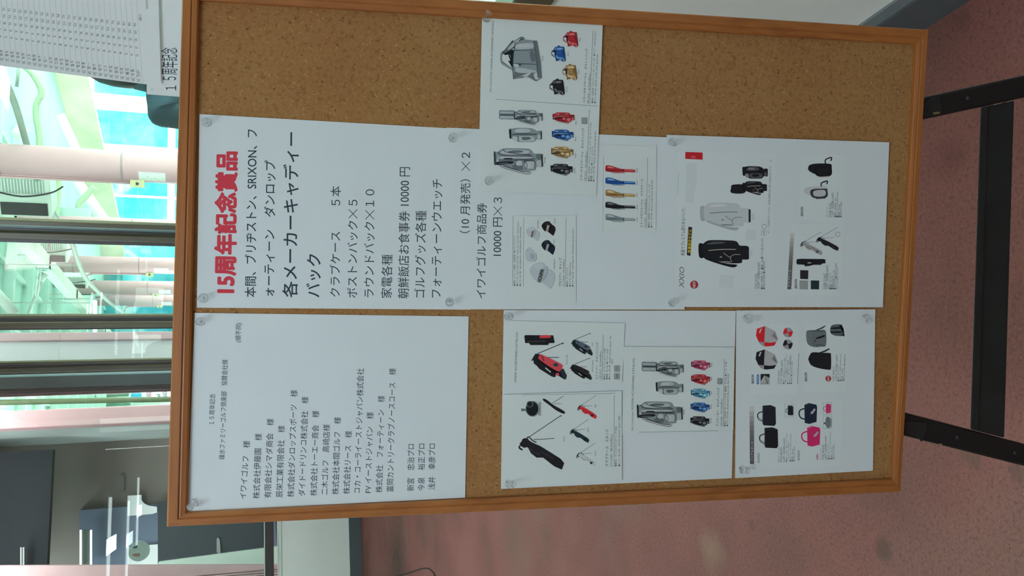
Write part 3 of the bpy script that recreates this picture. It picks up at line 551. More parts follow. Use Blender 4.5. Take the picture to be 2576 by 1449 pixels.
def prints(sh, name, c, items, parent=None):
    """items: ('t' text, start, end, height[, opts]) in crop coordinates c, or ('l' line ...), all one printed block"""
    k = 1 / (c(1, 0)[0] - c(0, 0)[0]); boxes = []
    for it in items:
        pts = [it[2], it[3]] if it[0] == 't' else ([it[1], it[2]] if it[0] == 'l' else (list(it[1]) if it[0] == 'p' else [(it[1][0] - it[2], it[1][1] - it[2]), (it[1][0] + it[2], it[1][1] + it[2])]))
        hh = it[4] if it[0] == 't' else 0; g = 4.5 * k
        boxes.append([min(p[0] for p in pts) - hh - g, max(p[0] for p in pts) + g, min(p[1] for p in pts) - g, max(p[1] for p in pts) + g])
    par = list(range(len(items)))
    def root(i):
        while par[i] != i: i = par[i]
        return i
    for i in range(len(items)):
        for j in range(i):
            A, B = boxes[i], boxes[j]
            if A[0] < B[1] and B[0] < A[1] and A[2] < B[3] and B[2] < A[3]: par[root(i)] = root(j)
    groups = {}
    for i, it in enumerate(items): groups.setdefault(root(i), []).append(it)
    for grp in groups.values():
        mb = MB()
        for it in grp:
            if it[0] == 't':
                o = it[5] if len(it) > 5 else {}
                sh.text(mb, it[1], c(*it[2]), c(*it[3]), it[4] / k, o.get('m', KS), o.get('b', 0.0), o.get('latin', False), slant=o.get('sl', 0.0), res=o.get('res', 2), lift=o.get('lift', 0.0001), big_x=o.get('res', 2) == 3)
            elif it[0] == 'l': sh.line(mb, c(*it[1]), c(*it[2]), it[3], it[4] if len(it) > 4 else KL)
            elif it[0] == 'p': sh.poly(mb, [c(*q) for q in it[1]], it[2], it[3] if len(it) > 3 else 0.0001)
            elif it[0] == 'd': sh.poly(mb, [c(*q) for q in oval(it[1][0], it[1][1], it[2], it[2], 18)], it[3], it[4] if len(it) > 4 else 0.0001)
        mb.build(name, parent or sh.o)
LAT = dict(latin=True)

# ---- sheet of sponsors (upper left)
c = crop(450, 760, 2.588)
s1 = sheet('notice_sheet', [(471, 1287), (490, 787), (1179, 796), (1170, 1252)], 0.0010, 'white sheet listing sponsor companies, upper left of the cork board', 'notice')
prints(s1, 'printed_heading', c, [('t', '１５周年記念', (230, 797), (238, 598), 35, {'m': K}), ('t', '碓氷ファミリーゴルフ倶楽部　協賛会社様', (298, 1025), (320, 375), 37, {'m': K}), ('t', '(順不同)', (404, 262), (408, 136), 36, {'m': K})])
SP = [('イワイゴルフ　様', (438, 1282), (465, 905)), ('株式会社伊藤園　様', (526, 1280), (541, 857)), ('有限会社シマダ商会　様', (600, 1276), (618, 760)), ('辰栄工業有限会社　様', (676, 1272), (691, 805)), ('株式会社ダンロップスポーツ　様', (750, 1270), (773, 573)),
      ('ダイドードリンコ株式会社　様', (822, 1262), (845, 617)), ('株式会社トーエー商会　様', (899, 1262), (914, 708)), ('二木ゴルフ　高崎店様', (970, 1255), (985, 797)), ('株式会社本間ゴルフ　様', (1041, 1253), (1056, 750)), ('株式会社リース　様', (1113, 1250), (1128, 840)),
      ('コカ・コーライーストジャパン株式会社', (1182, 1243), (1206, 432)), ('FV イーストジャパン　様', (1253, 1243), (1268, 717)), ('株式会社　フォーティーン　様', (1325, 1240), (1341, 610)), ('富岡カントリークラブノースコース　様', (1397, 1235), (1414, 432)),
      ('新宮　忠治プロ', (1531, 1230), (1534, 925)), ('今泉　裕正プロ', (1600, 1228), (1603, 922)), ('浅井　幸彦プロ', (1668, 1222), (1671, 922))]
prints(s1, 'printed_list', c, [('t', t, p, q, 44, {'m': K, 'res': 3}) for t, p, q in SP])
# ---- prize list, first page
c = crop(480, 280, 2.841)
s2 = sheet('notice_sheet', [(495, 774), (502, 287), (1187, 326), (1183, 779)], 0.0010, 'white prize list sheet with a bold red heading, pinned at four corners', 'notice')
prints(s2, 'red_heading', c, [('t', '15周年記念賞品', (317, 1300), (331, 287), 140, {'m': RED, 'b': 0.042, 'res': 3})])
PZ = [('本間、ブリヂストン、SRIXON、フ', (466, 1328), (478, 130), 77, .006), ('ォーティーン　ダンロップ', (597, 1320), (607, 350), 76, .006), ('各メーカーキャディー', (762, 1330), (772, 150), 102, .010), ('バック', (925, 1330), (932, 1022), 98, .010),
      ('クラブケース　　５本', (1067, 1326), (1074, 535), 72, 0), ('ボストンバック×５', (1190, 1333), (1196, 632), 72, 0), ('ラウンドバック×１０', (1310, 1330), (1317, 558), 72, 0), ('家電各種', (1436, 1335), (1442, 1025), 74, 0), ('朝鮮飯店お食事券 10000 円', (1558, 1338), (1567, 400), 75, 0), ('ゴルフグッズ各種', (1674, 1332), (1684, 712), 74, 0), ('フォーティーンウエッチ', (1790, 1332), (1800, 485), 74, 0)]
prints(s2, 'printed_list', c, [('t', t, p, q, h, {'m': K, 'b': b, 'res': 3}) for t, p, q, h, b in PZ])
# ---- prize list, second page with two pasted clippings
c = crop(1100, 320, 3.083)
s3 = sheet('notice_sheet', [(1118, 778), (1123, 321), (1738, 348), (1722, 779)], 0.0016, 'white second prize sheet carrying pasted cap and club case clippings', 'notice')
prints(s3, 'printed_list', c, [('t', '（10 月発売）×２', (252, 822), (260, 195), 74, {'m': K, 'res': 3}), ('t', 'イワイゴルフ商品券', (377, 1328), (384, 588), 74, {'m': K, 'res': 3}), ('t', '10000 円×３', (500, 998), (508, 545), 74, {'m': K, 'res': 3})])
k1 = clip(s3, [(1283, 760), (1289, 543), (1449, 543), (1449, 762)])
c = crop(1250, 520, 5.796)
prints(k1, 'printed_text', c, [('t', 'プロツアー　キャップ', (940, 1162), (945, 745), 36, {'m': K, 'b': .01}), ('t', '331-735601   ¥3,520(税込)', (986, 1162), (988, 768), 26), ('l', (998, 1170), (1008, 165), 0.9), ('t', '●素材：ポリエステル', (1038, 1165), (1041, 885), 26), ('t', '●サイズ：FREE(57-59cm)', (1079, 1165), (1081, 815), 26),
    ('t', '●カラー全４色：WHITE/BLACK, WHITE/RED, BLACK, NAVY', (1119, 1165), (1123, 322), 26), ('t', '●素材：ストレッチ素材、合成皮革（東レコーデックス）', (270, 1155), (272, 430), 26), ('t', '●サイズ：XS(17-18) / S(19-20) / M(21-22) / L(23-24) / XL(25-26)cm', (311, 1155), (319, 212), 26),
    ('t', '●カラー全３色：BLACK/BLACK, WHITE/BLACK, WHITE/PINK', (353, 1155), (359, 292), 26), ('l', (228, 1160), (236, 140), 0.9), ('l', (385, 1168), (393, 155), 0.8), ('t', 'WHITE/BLACK', (845, 912), (847, 760), 18, LAT), ('t', 'WHITE/RED', (608, 322), (611, 190), 18, LAT), ('t', 'NAVY', (842, 532), (845, 470), 18, LAT), ('t', 'BLACK', (852, 242), (854, 168), 18, LAT)])
WCAP = dict(base=(142, 162, 170), dark=(98, 114, 122), light=(160, 176, 182), hi2=(148, 168, 175), shade=(126, 146, 154)); BCAP = dict(base=(26, 24, 27), dark=(14, 14, 16), hi2=(36, 34, 37), shade=(18, 17, 19))
for r, t, p in (((1332, 1396.5, 659.8, 726), CAP, WCAP), ((1321.6, 1350, 621.8, 659), CAPBACK, WCAP), ((1323, 1358, 570.4, 606), CAP, WCAP), ((1362.5, 1397.5, 556.6, 592.5), CAP, BCAP), ((1362, 1396.5, 604, 640.5), CAP, dict(BCAP, base=(18, 32, 42), hi2=(28, 44, 54), shade=(12, 22, 30)))):
    pic(k1, 'cap_picture', r, t, p, k1.o)
for p, q, h, cl in (((640, 1106), (690, 916), 54, (44, 46, 46)), ((516, 448), (541, 352), 28, (112, 58, 62)), ((744, 368), (769, 270), 34, (164, 174, 176)), ((739, 642), (764, 549), 34, (164, 174, 176))):
    prints(k1, 'cap_lettering', crop(1250, 520, 5.796), [('t', 'HONMA', p, q, h, {'latin': True, 'm': ink(*cl), 'b': .035, 'lift': .0005})])
k2 = clip(s3, [(1515, 579.5), (1518, 364), (1651, 367), (1650, 582)])
c = crop(1500, 355, 6.037)
prints(k2, 'printed_text', c, [('t', 'ミラーカモフラージュ　クラブケース', (706, 1310), (713, 578), 36, {'m': K, 'b': .008}), ('t', 'CC12301    ¥10,450(税込)', (756, 1315), (766, 880), 30), ('l', (765, 1325), (777, 255), 0.9), ('t', '●素材：合成皮革（カモフラージュ PU、ミラー PU）', (813, 1312), (823, 655), 28), ('t', '●カラー全５色：BLACK, SILVER, GOLD, BLUE, RED', (853, 1312), (861, 590), 28), ('l', (100, 1360), (110, 225), 0.6)]
       + [('t', n, (626, y), (628, y - 62 - 8 * len(n) / 5), 18, LAT) for n, y in (('SILVER', 1228), ('BLACK', 1038), ('GOLD', 850), ('BLUE', 663), ('RED', 472))])
for y0, y1, p in ((416, 436.5, P_RED), (446.5, 467, P_BLUE), (477.5, 498, P_GOLD), (508, 527.5, P_BLK), (538.5, 559, SILV)): pic(k2, 'club_case_picture', (1522.4, 1598, y0, y1), slim_case(), p, k2.o)
# ---- folded catalogue leaflet pinned over the upper right
lf = sheet('catalogue_leaflet', [(1203, 478), (1213, 18), (1517, 44), (1500, 492)], 0.0026, 'glossy two page bag leaflet overlapping the top right frame edge', 'leaflet', mt=CLIP)
c = crop(1190, 10, 5.797)
prints(lf, 'boston_bag_text', c, [('t', '2023 COLLECTION', (267, 1287), (275, 985), 22, LAT), ('t', 'HONMA ACCESSORIES CATALOG', (280, 957), (302, 252), 26, LAT), ('t', 'ミラーカモフラージュ　ボストンバッグ', (1636, 1432), (1673, 650), 32, {'m': K, 'b': .008}), ('t', 'BB12306    ¥13,200(税込)', (1690, 1447), (1716, 1020), 28),
    ('l', (1700, 1460), (1750, 385), 1.0), ('t', '●素材：合成皮革（カモフラージュ PU、ミラー PU） ●サイズ：W40×H27×D20cm', (1751, 1448), (1797, 395), 25), ('t', '●カラー全５色：BLACK, SILVER, GOLD, BLUE, RED', (1790, 1448), (1826, 730), 25), ('l', (330, 1390), (1826, 1490), 0.9)]
    + [('t', n, p, q, 18, LAT) for n, p, q in (('SILVER', (1022, 832), (1026, 752)), ('RED', (1566, 545), (1569, 492)), ('BLUE', (1392, 757), (1395, 697)), ('GOLD', (1548, 1020), (1551, 952)), ('BLACK', (1372, 1280), (1376, 1204)))])
pic(lf, 'boston_bag_picture', (1260, 1363, 91, 205), BOSTON, SILV, lf.o)
for r, p in (((1417, 1454.5, 77, 119), P_RED), ((1387.5, 1423, 113.5, 156), P_BLUE), ((1415, 1452, 160, 202.5), P_GOLD), ((1383, 1420.5, 197, 240), P_BLK)): pic(lf, 'boston_bag_picture', r, BOSTON, dict(p, paper=PW), lf.o)
c = crop(1190, 240, 5.574)
prints(lf, 'cart_bag_text', c, [('t', 'ミラーカモフラージュ　キャディバッグ', (1532, 1190), (1561, 458), 32, {'m': K, 'b': .008}), ('t', 'CB12315    ¥33,000(税込)', (1583, 1200), (1606, 790), 28), ('l', (1592, 1205), (1630, 200), 1.0), ('t', '●素材：合成皮革（カモフラージュ PU、ミラー PU）47 インチ対応', (1637, 1205), (1664, 380), 25), ('t', '●重量：約 4.2kg  ●サイズ：9.0 インチ', (1669, 1205), (1688, 715), 25), ('t', '●カラー全５色：BLACK, SILVER, GOLD, BLUE, RED', (1703, 1208), (1729, 500), 25),
    ('p', catmull([(1520, 320), (1528, 308), (1598, 308), (1606, 320), (1606, 390), (1598, 402), (1528, 402), (1520, 390)], 3), ink(118, 132, 138)), ('t', 'フード', (1548, 392), (1549, 320), 20, {'lift': .0002}), ('t', '組立式', (1592, 392), (1594, 320), 20, {'lift': .0002})]
    + [('t', n, p, q, 18, LAT) for n, p, q in (('SILVER', (1016, 948), (1018, 868)), ('RED', (1452, 410), (1454, 362)), ('BLUE', (1444, 638), (1446, 582)), ('GOLD', (1444, 878), (1446, 816)), ('BLACK', (1432, 1088), (1434, 1015)))])
for r, t, p in (((1241.5, 1364, 372.8, 439), CART, SILV), ((1279.7, 1362, 321.6, 357.5), REAR, SILV), ((1255, 1364, 276.4, 314.5), HOOD, SILV), ((1390, 1444.4, 282.5, 311), CART, P_RED), ((1388, 1442, 325.8, 354.8), CART, P_BLUE), ((1386.5, 1441, 368.8, 399.3), CART, P_GOLD), ((1384.7, 1440, 412, 442), CART, P_BLK)):
    pic(lf, 'cart_bag_picture', r, t, p, lf.o)
# ---- photocopied catalogue page (lower right)
s4 = sheet('notice_sheet', [(1680, 772), (1677, 339), (2237, 358), (2221, 773)], 0.0022, 'photocopied page of black and white golf bags with a red corner label', 'notice')
c = crop(1665, 330, 3.293)
GHOST = ink(157, 175, 182)
prints(s4, 'print_ground', c, [('p', [(130, 172), (945, 190), (905, 1310), (110, 1290)], COPY, 0.00006), ('p', [(200, 270), (290, 255), (290, 420), (255, 600), (195, 590)], GHOST, 0.00009), ('p', [(700, 815), (780, 820), (775, 905), (690, 905)], GHOST, 0.00009), ('p', [(480, 1190), (600, 1195), (590, 1300), (475, 1295)], GHOST, 0.00009)])
prints(s4, 'red_label', c, [('p', [(195, 172), (338, 177), (338, 236), (193, 229)], ink(150, 30, 40), 0.0001), ('t', 'リタ', (283, 226), (285, 208), 42, {'m': ink(170, 150, 150), 'lift': .00014})])
prints(s4, 'printed_text', c, [('t', 'XXIO', (182, 1300), (186, 1128), 40, {'latin': True, 'm': KL, 'b': .012, 'sl': .25}), ('t', '軽量でプレミアム感のあるバッグ。', (190, 1030), (196, 635), 32, {'m': K}), ('t', 'GGC-X155L', (789, 1305), (791, 1178), 20, LAT), ('t', '60,600円（本体価格 46,000円）', (812, 1305), (815, 1085), 22),
    ('t', '■素材：合成皮革（PU） ■重量：3.8kg ■サイズ 9.5型 GGC-12193', (838, 1308), (842, 890), 20), ('t', '●MADE IN CHINA ●3月発売予定', (856, 1308), (858, 1080), 20), ('t', '※フード装着時のサイズです。※写真は実際の色と異なる場合があります。　122', (892, 845), (910, 235), 18, {'m': KL}), ('l', (130, 520), (140, 340), 0.5), ('t', 'ホワイト', (765, 730), (767, 682), 18, {'m': KL}), ('t', 'ブラック', (750, 1032), (752, 985), 18, {'m': KL}), ('l', (826, 820), (866, 822), 0.5, KS), ('l', (826, 862), (866, 862), 0.5, KS), ('l', (826, 820), (826, 862), 0.5, KS), ('l', (866, 822), (866, 862), 0.5, KS), ('t', '9.0型', (852, 858), (854, 826), 16), ('d', (848, 790), 20, KS), ('d', (848, 790), 17, COPY, 0.00014), ('l', (840, 775), (840, 806), 1.2, KS), ('l', (856, 775), (856, 806), 1.2, KS)])
prints(s4, 'round_badge', c, [('d', (268, 1271), 34, ink(126, 40, 48), 0.00012), ('t', 'NEW', (278, 1298), (279, 1244), 22, {'latin': True, 'm': ink(168, 178, 180), 'b': .015, 'lift': .0002})])
prints(s4, 'yellow_tag', c, [('p', [(206, 1026), (220, 791), (252, 796), (236, 1034)], ink(36, 40, 40), 0.00012), ('t', '数量限定モデル', (243, 1008), (250, 812), 28, {'m': ink(176, 158, 40), 'b': .012, 'lift': .0002})])
for r, t, p in (((1757, 1882.7, 604, 672.5), BLKBAG, P_BB), ((1760.7, 1887, 509.8, 579.6), BLKBAG, dict(P_WB)), ((1839, 1928.6, 456, 490.5), [('s', 'base', [(.0 + .15, .985), (.5, 1.0), (.75, .95), (.72, .6), (.15, .62)])] + [(l[0], l[1], [(x, y * .68) for x, y in l[2]], *l[3:]) for l in BLKBAG], P_BB), ((1867, 1930.5, 418, 449.5), REAR, P_BB)):
    pic(s4, 'golf_bag_picture', r, t, p, s4.o)
c = crop(1940, 340, 3.293)
prints(s4, 'print_ground', c, [('p', [(165, 742), (600, 735), (570, 1330), (125, 1325)], COPY, 0.00006), ('p', [(250, 160), (610, 170), (595, 735), (232, 700)], COPY, 0.00007)])
mb = []
for i in range(12):
    g = 76 + (158 - 76) * (i / 11.0) ** 2.2; y = 1277 - 467 * i / 12.0; y2 = 1277 - 467 * (i + 1) / 12.0
    mb.append(('p', [(133 + (1277 - y) * .055, y), (166 + (1277 - y) * .055, y), (166 + (1277 - y2) * .055, y2), (133 + (1277 - y2) * .055, y2)], ink(int(g * .97), int(g * 1.04), int(g * 1.05)), 0.0001))
prints(s4, 'grey_header_bar', c, mb + [('t', 'クラブケース', (160, 1258), (168, 1116), 24, {'m': ink(166, 180, 184), 'lift': .0002})])
prints(s4, 'printed_text', c, [('t', 'SRIXON', (215, 1273), (215, 1195), 20, {'latin': True, 'm': K, 'b': .03, 'sl': .2}), ('t', 'SRIXON', (265, 674), (265, 597), 20, {'latin': True, 'm': K, 'b': .03, 'sl': .2}), ('t', 'GGB-S136C', (451, 1277), (453, 1145), 20, LAT), ('t', '9,350円（本体価格 8,500円）', (473, 1277), (476, 1078), 22), ('t', '■素材：ポリエステル', (494, 1277), (496, 1140), 17), ('t', '■重量：約1.0kg', (510, 1277), (512, 1165), 17), ('t', '■収納可能本数：３～４本', (526, 1277), (528, 1120), 17), ('t', '●スタンド式 ●MADE IN CHINA', (541, 1277), (545, 1062), 17), ('t', '※ケースのみ販売となります。', (556, 1277), (558, 1090), 15, {'m': KL}),
    ('t', 'ボディバッグ', (470, 680), (472, 598), 17, {'m': KL}), ('t', 'GGB-S152', (495, 680), (498, 562), 20, LAT), ('t', '7,150円（本体価格 6,500円）', (518, 680), (522, 476), 22), ('t', '■素材：合成皮革（PU）', (538, 680), (541, 520), 17), ('t', '■サイズ：L16×H30×W9cm', (554, 680), (558, 468), 17), ('t', '■重量：約0.4kg', (570, 680), (572, 570), 17), ('t', '●MADE IN CHINA', (586, 680), (588, 552), 17), ('d', (552, 821), 20, KS), ('d', (552, 821), 17, COPY, 0.00014), ('l', (545, 804), (545, 838), 0.8, KS)])
for q, cl in (([(240, 1118), (308, 1120), (306, 1193), (240, 1191)], (34, 35, 40)), ([(235, 1203), (306, 1205), (304, 1278), (234, 1276)], (116, 128, 132)), ([(328, 1203), (398, 1205), (396, 1278), (328, 1277)], (28, 46, 52))): prints(s4, 'colour_swatch', c, [('p', q, ink(*cl), 0.0001)])
P_GREY = dict(panel=(122, 132, 134), leg=(58, 70, 76), black=(40, 46, 50), dark=(60, 66, 68), patch=(70, 76, 78)); P_BST = dict(panel=(26, 30, 34), leg=(54, 66, 72), black=(22, 26, 30), dark=(40, 44, 48), patch=(34, 38, 42))
pic(s4, 'club_case_picture', (2003, 2078, 651, 670), BARCASE, P_BB, s4.o); pic(s4, 'club_case_picture', (2013, 2071, 583, 642), CLUBSTAND, P_GREY, s4.o); pic(s4, 'club_case_picture', (2053, 2112, 572, 631), CLUBSTAND, P_BST, s4.o)
pic(s4, 'body_bag_picture', (2022, 2083, 454, 501), BODYB, pal((146, 160, 166), (150, 164, 170), (44, 52, 58)), s4.o); pic(s4, 'body_bag_picture', (2032, 2093.5, 394.5, 447), BODYB, P_BB, s4.o)
# ---- sheet with three pasted clippings (lower left)
s5 = sheet('notice_sheet', [(1260, 1230), (1267, 780), (1851, 782), (1841, 1203)], 0.0010, 'white sheet with three pasted stand bag and cart bag clippings', 'notice')
k3 = clip(s5, [(1264, 963), (1281.6, 807), (1572, 812.6), (1565, 962)], 0.0010)
c = crop(1255, 780, 6.588)
GT = ink(120, 136, 140)
def rbox(x0, x1, y0, y1): return catmull([(x0, y0 + 14), (x0 + 12, y0), (x1 - 12, y0), (x1, y0 + 14), (x1, y1 - 14), (x1 - 12, y1), (x0 + 12, y1), (x0, y1 - 14)], 3)
prints(k3, 'printed_text', c, [('t', 'ONMA ACCESSORIES CATALOG', (288, 1198), (316, 375), 34, LAT), ('t', 'エントリー　スタンドバッグ', (1636, 1148), (1649, 533), 36, {'m': K, 'b': .008}), ('t', 'CB12314    ¥17,600(税込)', (1691, 1148), (1702, 680), 30), ('l', (1708, 1170), (1730, 405), 1.0), ('t', '●素材：ポリエステル 47 インチ対応', (1758, 1150), (1770, 630), 28), ('t', '●重量：約 1.9kg  ●サイズ：7.0 型', (1802, 1150), (1813, 650), 28), ('t', '●カラー全３色：BLACK / BLACK, BLACK / RED', (1846, 1150), (1864, 420), 28), ('t', 'NAVY', (1888, 895), (1891, 810), 24, LAT), ('p', rbox(1905, 2008, 1043, 1150), GT), ('p', rbox(1908, 2010, 915, 1025), GT), ('t', '軽量', (1975, 1125), (1976, 1065), 30, {'lift': .0002}), ('t', 'スタンド', (1955, 1005), (1956, 938), 22, {'lift': .0002}), ('t', 'タイプ', (1985, 998), (1986, 945), 22, {'lift': .0002})]
    + [('t', n, p, q, 20, LAT) for n, p, q in (('BLACK / RED', (1134, 895), (1138, 738)), ('BLACK / BLACK', (1560, 1020), (1564, 830)), ('NAVY', (1560, 590), (1562, 525)))])
P_RST = dict(panel=(166, 62, 72), black=(24, 26, 30), leg=(44, 54, 62), logo=(36, 60, 66), base2=(30, 42, 46), paper=PW)
pic(k3, 'stand_bag_picture', (1336, 1426, 862, 955), legs_bag(), P_RST, k3.o)
pic(k3, 'stand_bag_picture', (1318.8, 1395.4, 843, 868), [('p', 'base', [(.0, .8), (.2, .84), (.2, .97), (.9, 1), (1, .96), (.98, .05), (.3, .0), (.2, .02), (.2, .18), (0, .22)]), ('s', 'red', [(.72, .48), (.96, .46), (1, .3), (.96, .16), (.74, .14)]), ('l', 'light', [(.35, .9), (.4, .3)], .02)], dict(base=(22, 24, 28), red=(172, 56, 64), light=(60, 66, 70)), k3.o)
pic(k3, 'stand_bag_picture', (1436, 1491, 837.7, 894.6), legs_bag(), dict(P_RST, panel=(70, 86, 98), black=(24, 34, 42), logo=(30, 40, 50)), k3.o)
pic(k3, 'stand_bag_picture', (1433, 1488.8, 900.7, 956), legs_bag(), dict(P_RST, panel=(34, 36, 40), logo=(30, 32, 36)), k3.o)
k4 = clip(s5, [(1261.5, 1227), (1266, 993), (1564, 983.5), (1564.6, 1208.5)], 0.0016)
c = crop(1255, 970, 5.367)
prints(k4, 'printed_text', c, [('t', 'クラブケース　スタンド', (1477, 1092), (1480, 588), 38, {'m': K, 'b': .008}), ('t', 'CC12305   ¥8,250(税込)', (1532, 1092), (1537, 660), 32), ('l', (1555, 1105), (1557, 132), 1.0), ('t', '●素材：ポリエステル 47 インチ対応', (1593, 1090), (1594, 550), 27), ('t', '●カラー全４色：WHITE, BLACK, NAVY, RED', (1638, 1090), (1639, 408), 27), ('l', (312, 128), (1575, 103), 0.8)] + [('t', n, p, q, 18, LAT) for n, p, q in (('BLACK', (888, 755), (890, 682)), ('NAVY', (1212, 625), (1214, 565)), ('RED', (1312, 295), (1314, 250)), ('WHITE', (1312, 950), (1314, 882)))])
P_CB = dict(panel=(26, 29, 32), leg=(46, 56, 60), black=(26, 29, 32), dark=(48, 54, 58), patch=(24, 27, 30))
for r, t, p in (((1305, 1422.7, 1044, 1181.5), CLUBSTAND, P_CB), ((1365, 1421, 996, 1041), CASELEG, P_CB), ((1452.5, 1502.8, 995, 1054), CLUBSTAND, dict(P_CB, panel=(172, 38, 48))), ((1433.5, 1484, 1055, 1114), CLUBSTAND, dict(P_CB, panel=(26, 42, 54))), ((1449.7, 1501, 1115, 1173), CLUBSTAND, dict(P_CB, panel=(150, 170, 172)))): pic(k4, 'club_case_picture', r, t, p, k4.o)
pic(k4, 'opening_picture', (1311, 1361, 1008.8, 1048), TOPVIEW, dict(grey=(84, 98, 102), black=(22, 26, 28), light=(120, 134, 138)), k4.o)
k5 = clip(s5, [(1565, 1091), (1568.6, 872), (1848, 873.5), (1844.6, 1081.7)], 0.0013)
c = crop(1560, 860, 5.797)
prints(k5, 'printed_text', c, [('t', '2023 COLLECTION', (188, 1297), (196, 1022), 22, LAT), ('t', 'HONMA ACCESSORIES CATALOG', (192, 997), (213, 240), 29, LAT), ('t', 'アリゲーター　キャディバッグ', (1437, 1232), (1452, 668), 36, {'m': K, 'b': .008}), ('t', 'CB12304    ¥33,000(税込)', (1491, 1232), (1497, 830), 30), ('l', (1505, 1240), (1520, 245), 1.0), ('t', '●素材：合成皮革（PU）47 インチ対応  ●重量：約 4.0kg  ●サイズ：9.0 型', (1541, 1232), (1557, 295), 26), ('t', '●カラー全６色：SILVER, BLACK, BLUE, SAX, RED, ROSE', (1576, 1232), (1590, 465), 26), ('p', rbox(1415, 1497, 527, 620), GT), ('t', 'フード', (1442, 612), (1443, 540), 20, {'lift': .0002}), ('t', '組立式', (1484, 612), (1486, 540), 20, {'lift': .0002}), ('l', (268, 1318), (1430, 1295), 0.8), ('p', [(1462, 218), (1512, 220), (1505, 465), (1448, 462)], PAPER)]
    + [('t', n, p, q, 18, LAT) for n, p, q in (('SILVER', (938, 1060), (940, 985)), ('ROSE', (1342, 362), (1343, 305)), ('RED', (1338, 560), (1339, 510)), ('SAX', (1338, 765), (1339, 718)), ('BLUE', (1335, 975), (1336, 922)), ('BLACK', (1330, 1185), (1331, 1112)))])
SI2 = dict(SILV, base=(102, 120, 125), light=(132, 150, 153), dark=(40, 48, 50), black=(24, 28, 30), strap=(132, 144, 144))
for r, t, p in (((1601.4, 1716, 1009.7, 1074.8), CART, SI2), ((1648.8, 1717.8, 959, 992.8), REAR, SI2), ((1614, 1718.7, 909, 948.8), HOOD, SI2), ((1738.5, 1785.5, 906.5, 932), CART, P_PINK), ((1738.5, 1785.5, 941.5, 968.5), CART, P_RED), ((1738, 1785, 977.5, 1003), CART, P_SAX), ((1737, 1784.5, 1012.5, 1037.8), CART, P_BLUE), ((1736.5, 1784, 1047, 1074), CART, P_BLK)): pic(k5, 'cart_bag_picture', r, t, p, k5.o)
# ---- photocopied page of umbrellas and totes (bottom left corner)
s6 = sheet('notice_sheet', [(1849, 1203), (1852, 781), (2202, 778), (2196, 1184)], 0.0016, 'photocopied page of umbrellas, backpacks and tote bags near the bottom frame', 'notice')
c = crop(1845, 775, 6.441)
prints(s6, 'print_ground', c, [('p', [(300, 262), (1060, 265), (1040, 1390), (270, 1400)], COPY, 0.00006), ('p', [(1180, 262), (1845, 265), (1830, 1350), (1140, 1360)], COPY, 0.00007)])
prints(s6, 'printed_text', c, [('t', 'SRIXON', (333, 1228), (330, 1082), 38, {'latin': True, 'm': K, 'b': .03, 'sl': .2}), ('t', 'GGP-S005', (746, 1232), (752, 1010), 28, LAT), ('t', '6,490円（本体価格 5,900円）', (791, 1232), (803, 845), 32), ('t', '■素材：傘布(ポリエステル 100%)', (829, 1232), (842, 810), 24), ('t', '骨(アルミ) 親骨(グラスファイバー)', (860, 1200), (872, 755), 24), ('t', '●サイズ：直径 85cm (8本骨)', (890, 1232), (900, 838), 24), ('t', '●UVカット率：99%以上 ●晴雨兼用', (921, 1232), (938, 775), 24), ('t', '●手開き ●MADE IN CHINA', (951, 1232), (962, 858), 24), ('l', (1038, 1230), (1060, 735), 0.9, KS),
    ('t', 'SRIXON', (1195, 1192), (1192, 1047), 38, {'latin': True, 'm': K, 'b': .03, 'sl': .2}), ('t', 'GGF-B0017', (1634, 1186), (1642, 942), 28, LAT), ('t', '13,200円（本体価格 12,000円）', (1683, 1186), (1692, 755), 32), ('t', '■素材：ポリエステル', (1712, 1186), (1720, 930), 24), ('t', '■サイズ：L28.5×H45×W17.5cm', (1742, 1186), (1752, 735), 24), ('t', '■重量：約0.8kg', (1772, 1182), (1780, 975), 24), ('t', '●MADE IN CHINA ●2月発売予定', (1802, 1180), (1820, 745), 24)])
prints(s6, 'blue_pill_label', c, [('p', catmull([(377, 1100), (384, 1078), (396, 1072), (410, 1080), (417, 1100), (415, 1210), (408, 1232), (394, 1238), (380, 1230), (376, 1210)], 3), ink(38, 108, 168)), ('t', '日傘兼用', (408, 1215), (410, 1098), 24, {'m': ink(150, 172, 182), 'lift': .0002})])
prints(s6, 'detail_picture', c, [('p', [(440, 1068), (587, 1068), (584, 1237), (436, 1237)], ink(120, 132, 136)), ('p', [(440, 1068), (587, 1068), (586, 1130), (500, 1088), (440, 1190)], ink(28, 32, 36), 0.00014), ('p', [(500, 1088), (560, 1222), (548, 1224)], ink(30, 34, 38), 0.00017), ('p', [(500, 1098), (520, 1215), (440, 1215), (450, 1170)], ink(138, 150, 152), 0.00014)])
UR = dict(sil=(118, 126, 132), sil2=(136, 146, 150), col=(168, 32, 40), white=(160, 170, 174), dk=(100, 70, 76)); UB = dict(UR, col=(26, 30, 36), dk=(40, 46, 50))
for r, t, p in (((1899, 1957.5, 878.7, 930), umbrella(), UB), ((1900, 1958, 820, 872), umbrella(), UR), ((1970.5, 1994, 824, 849), OCTA, UR), ((1970, 1993.7, 853.7, 879), OCTA, UB)): pic(s6, 'umbrella_picture', r, t, p, s6.o)
for r, t, p in (((2028, 2080, 819, 873.5), PACK, pal((84, 98, 102), (110, 124, 128), (48, 58, 62))), ((2033.5, 2090.5, 876.5, 930), BLKPACK, P_BB), ((2088, 2125.5, 815.7, 846.5), PACKBACK, pal((70, 84, 88), (90, 100, 104), (30, 36, 40)))): pic(s6, 'backpack_picture', r, t, p, s6.o)
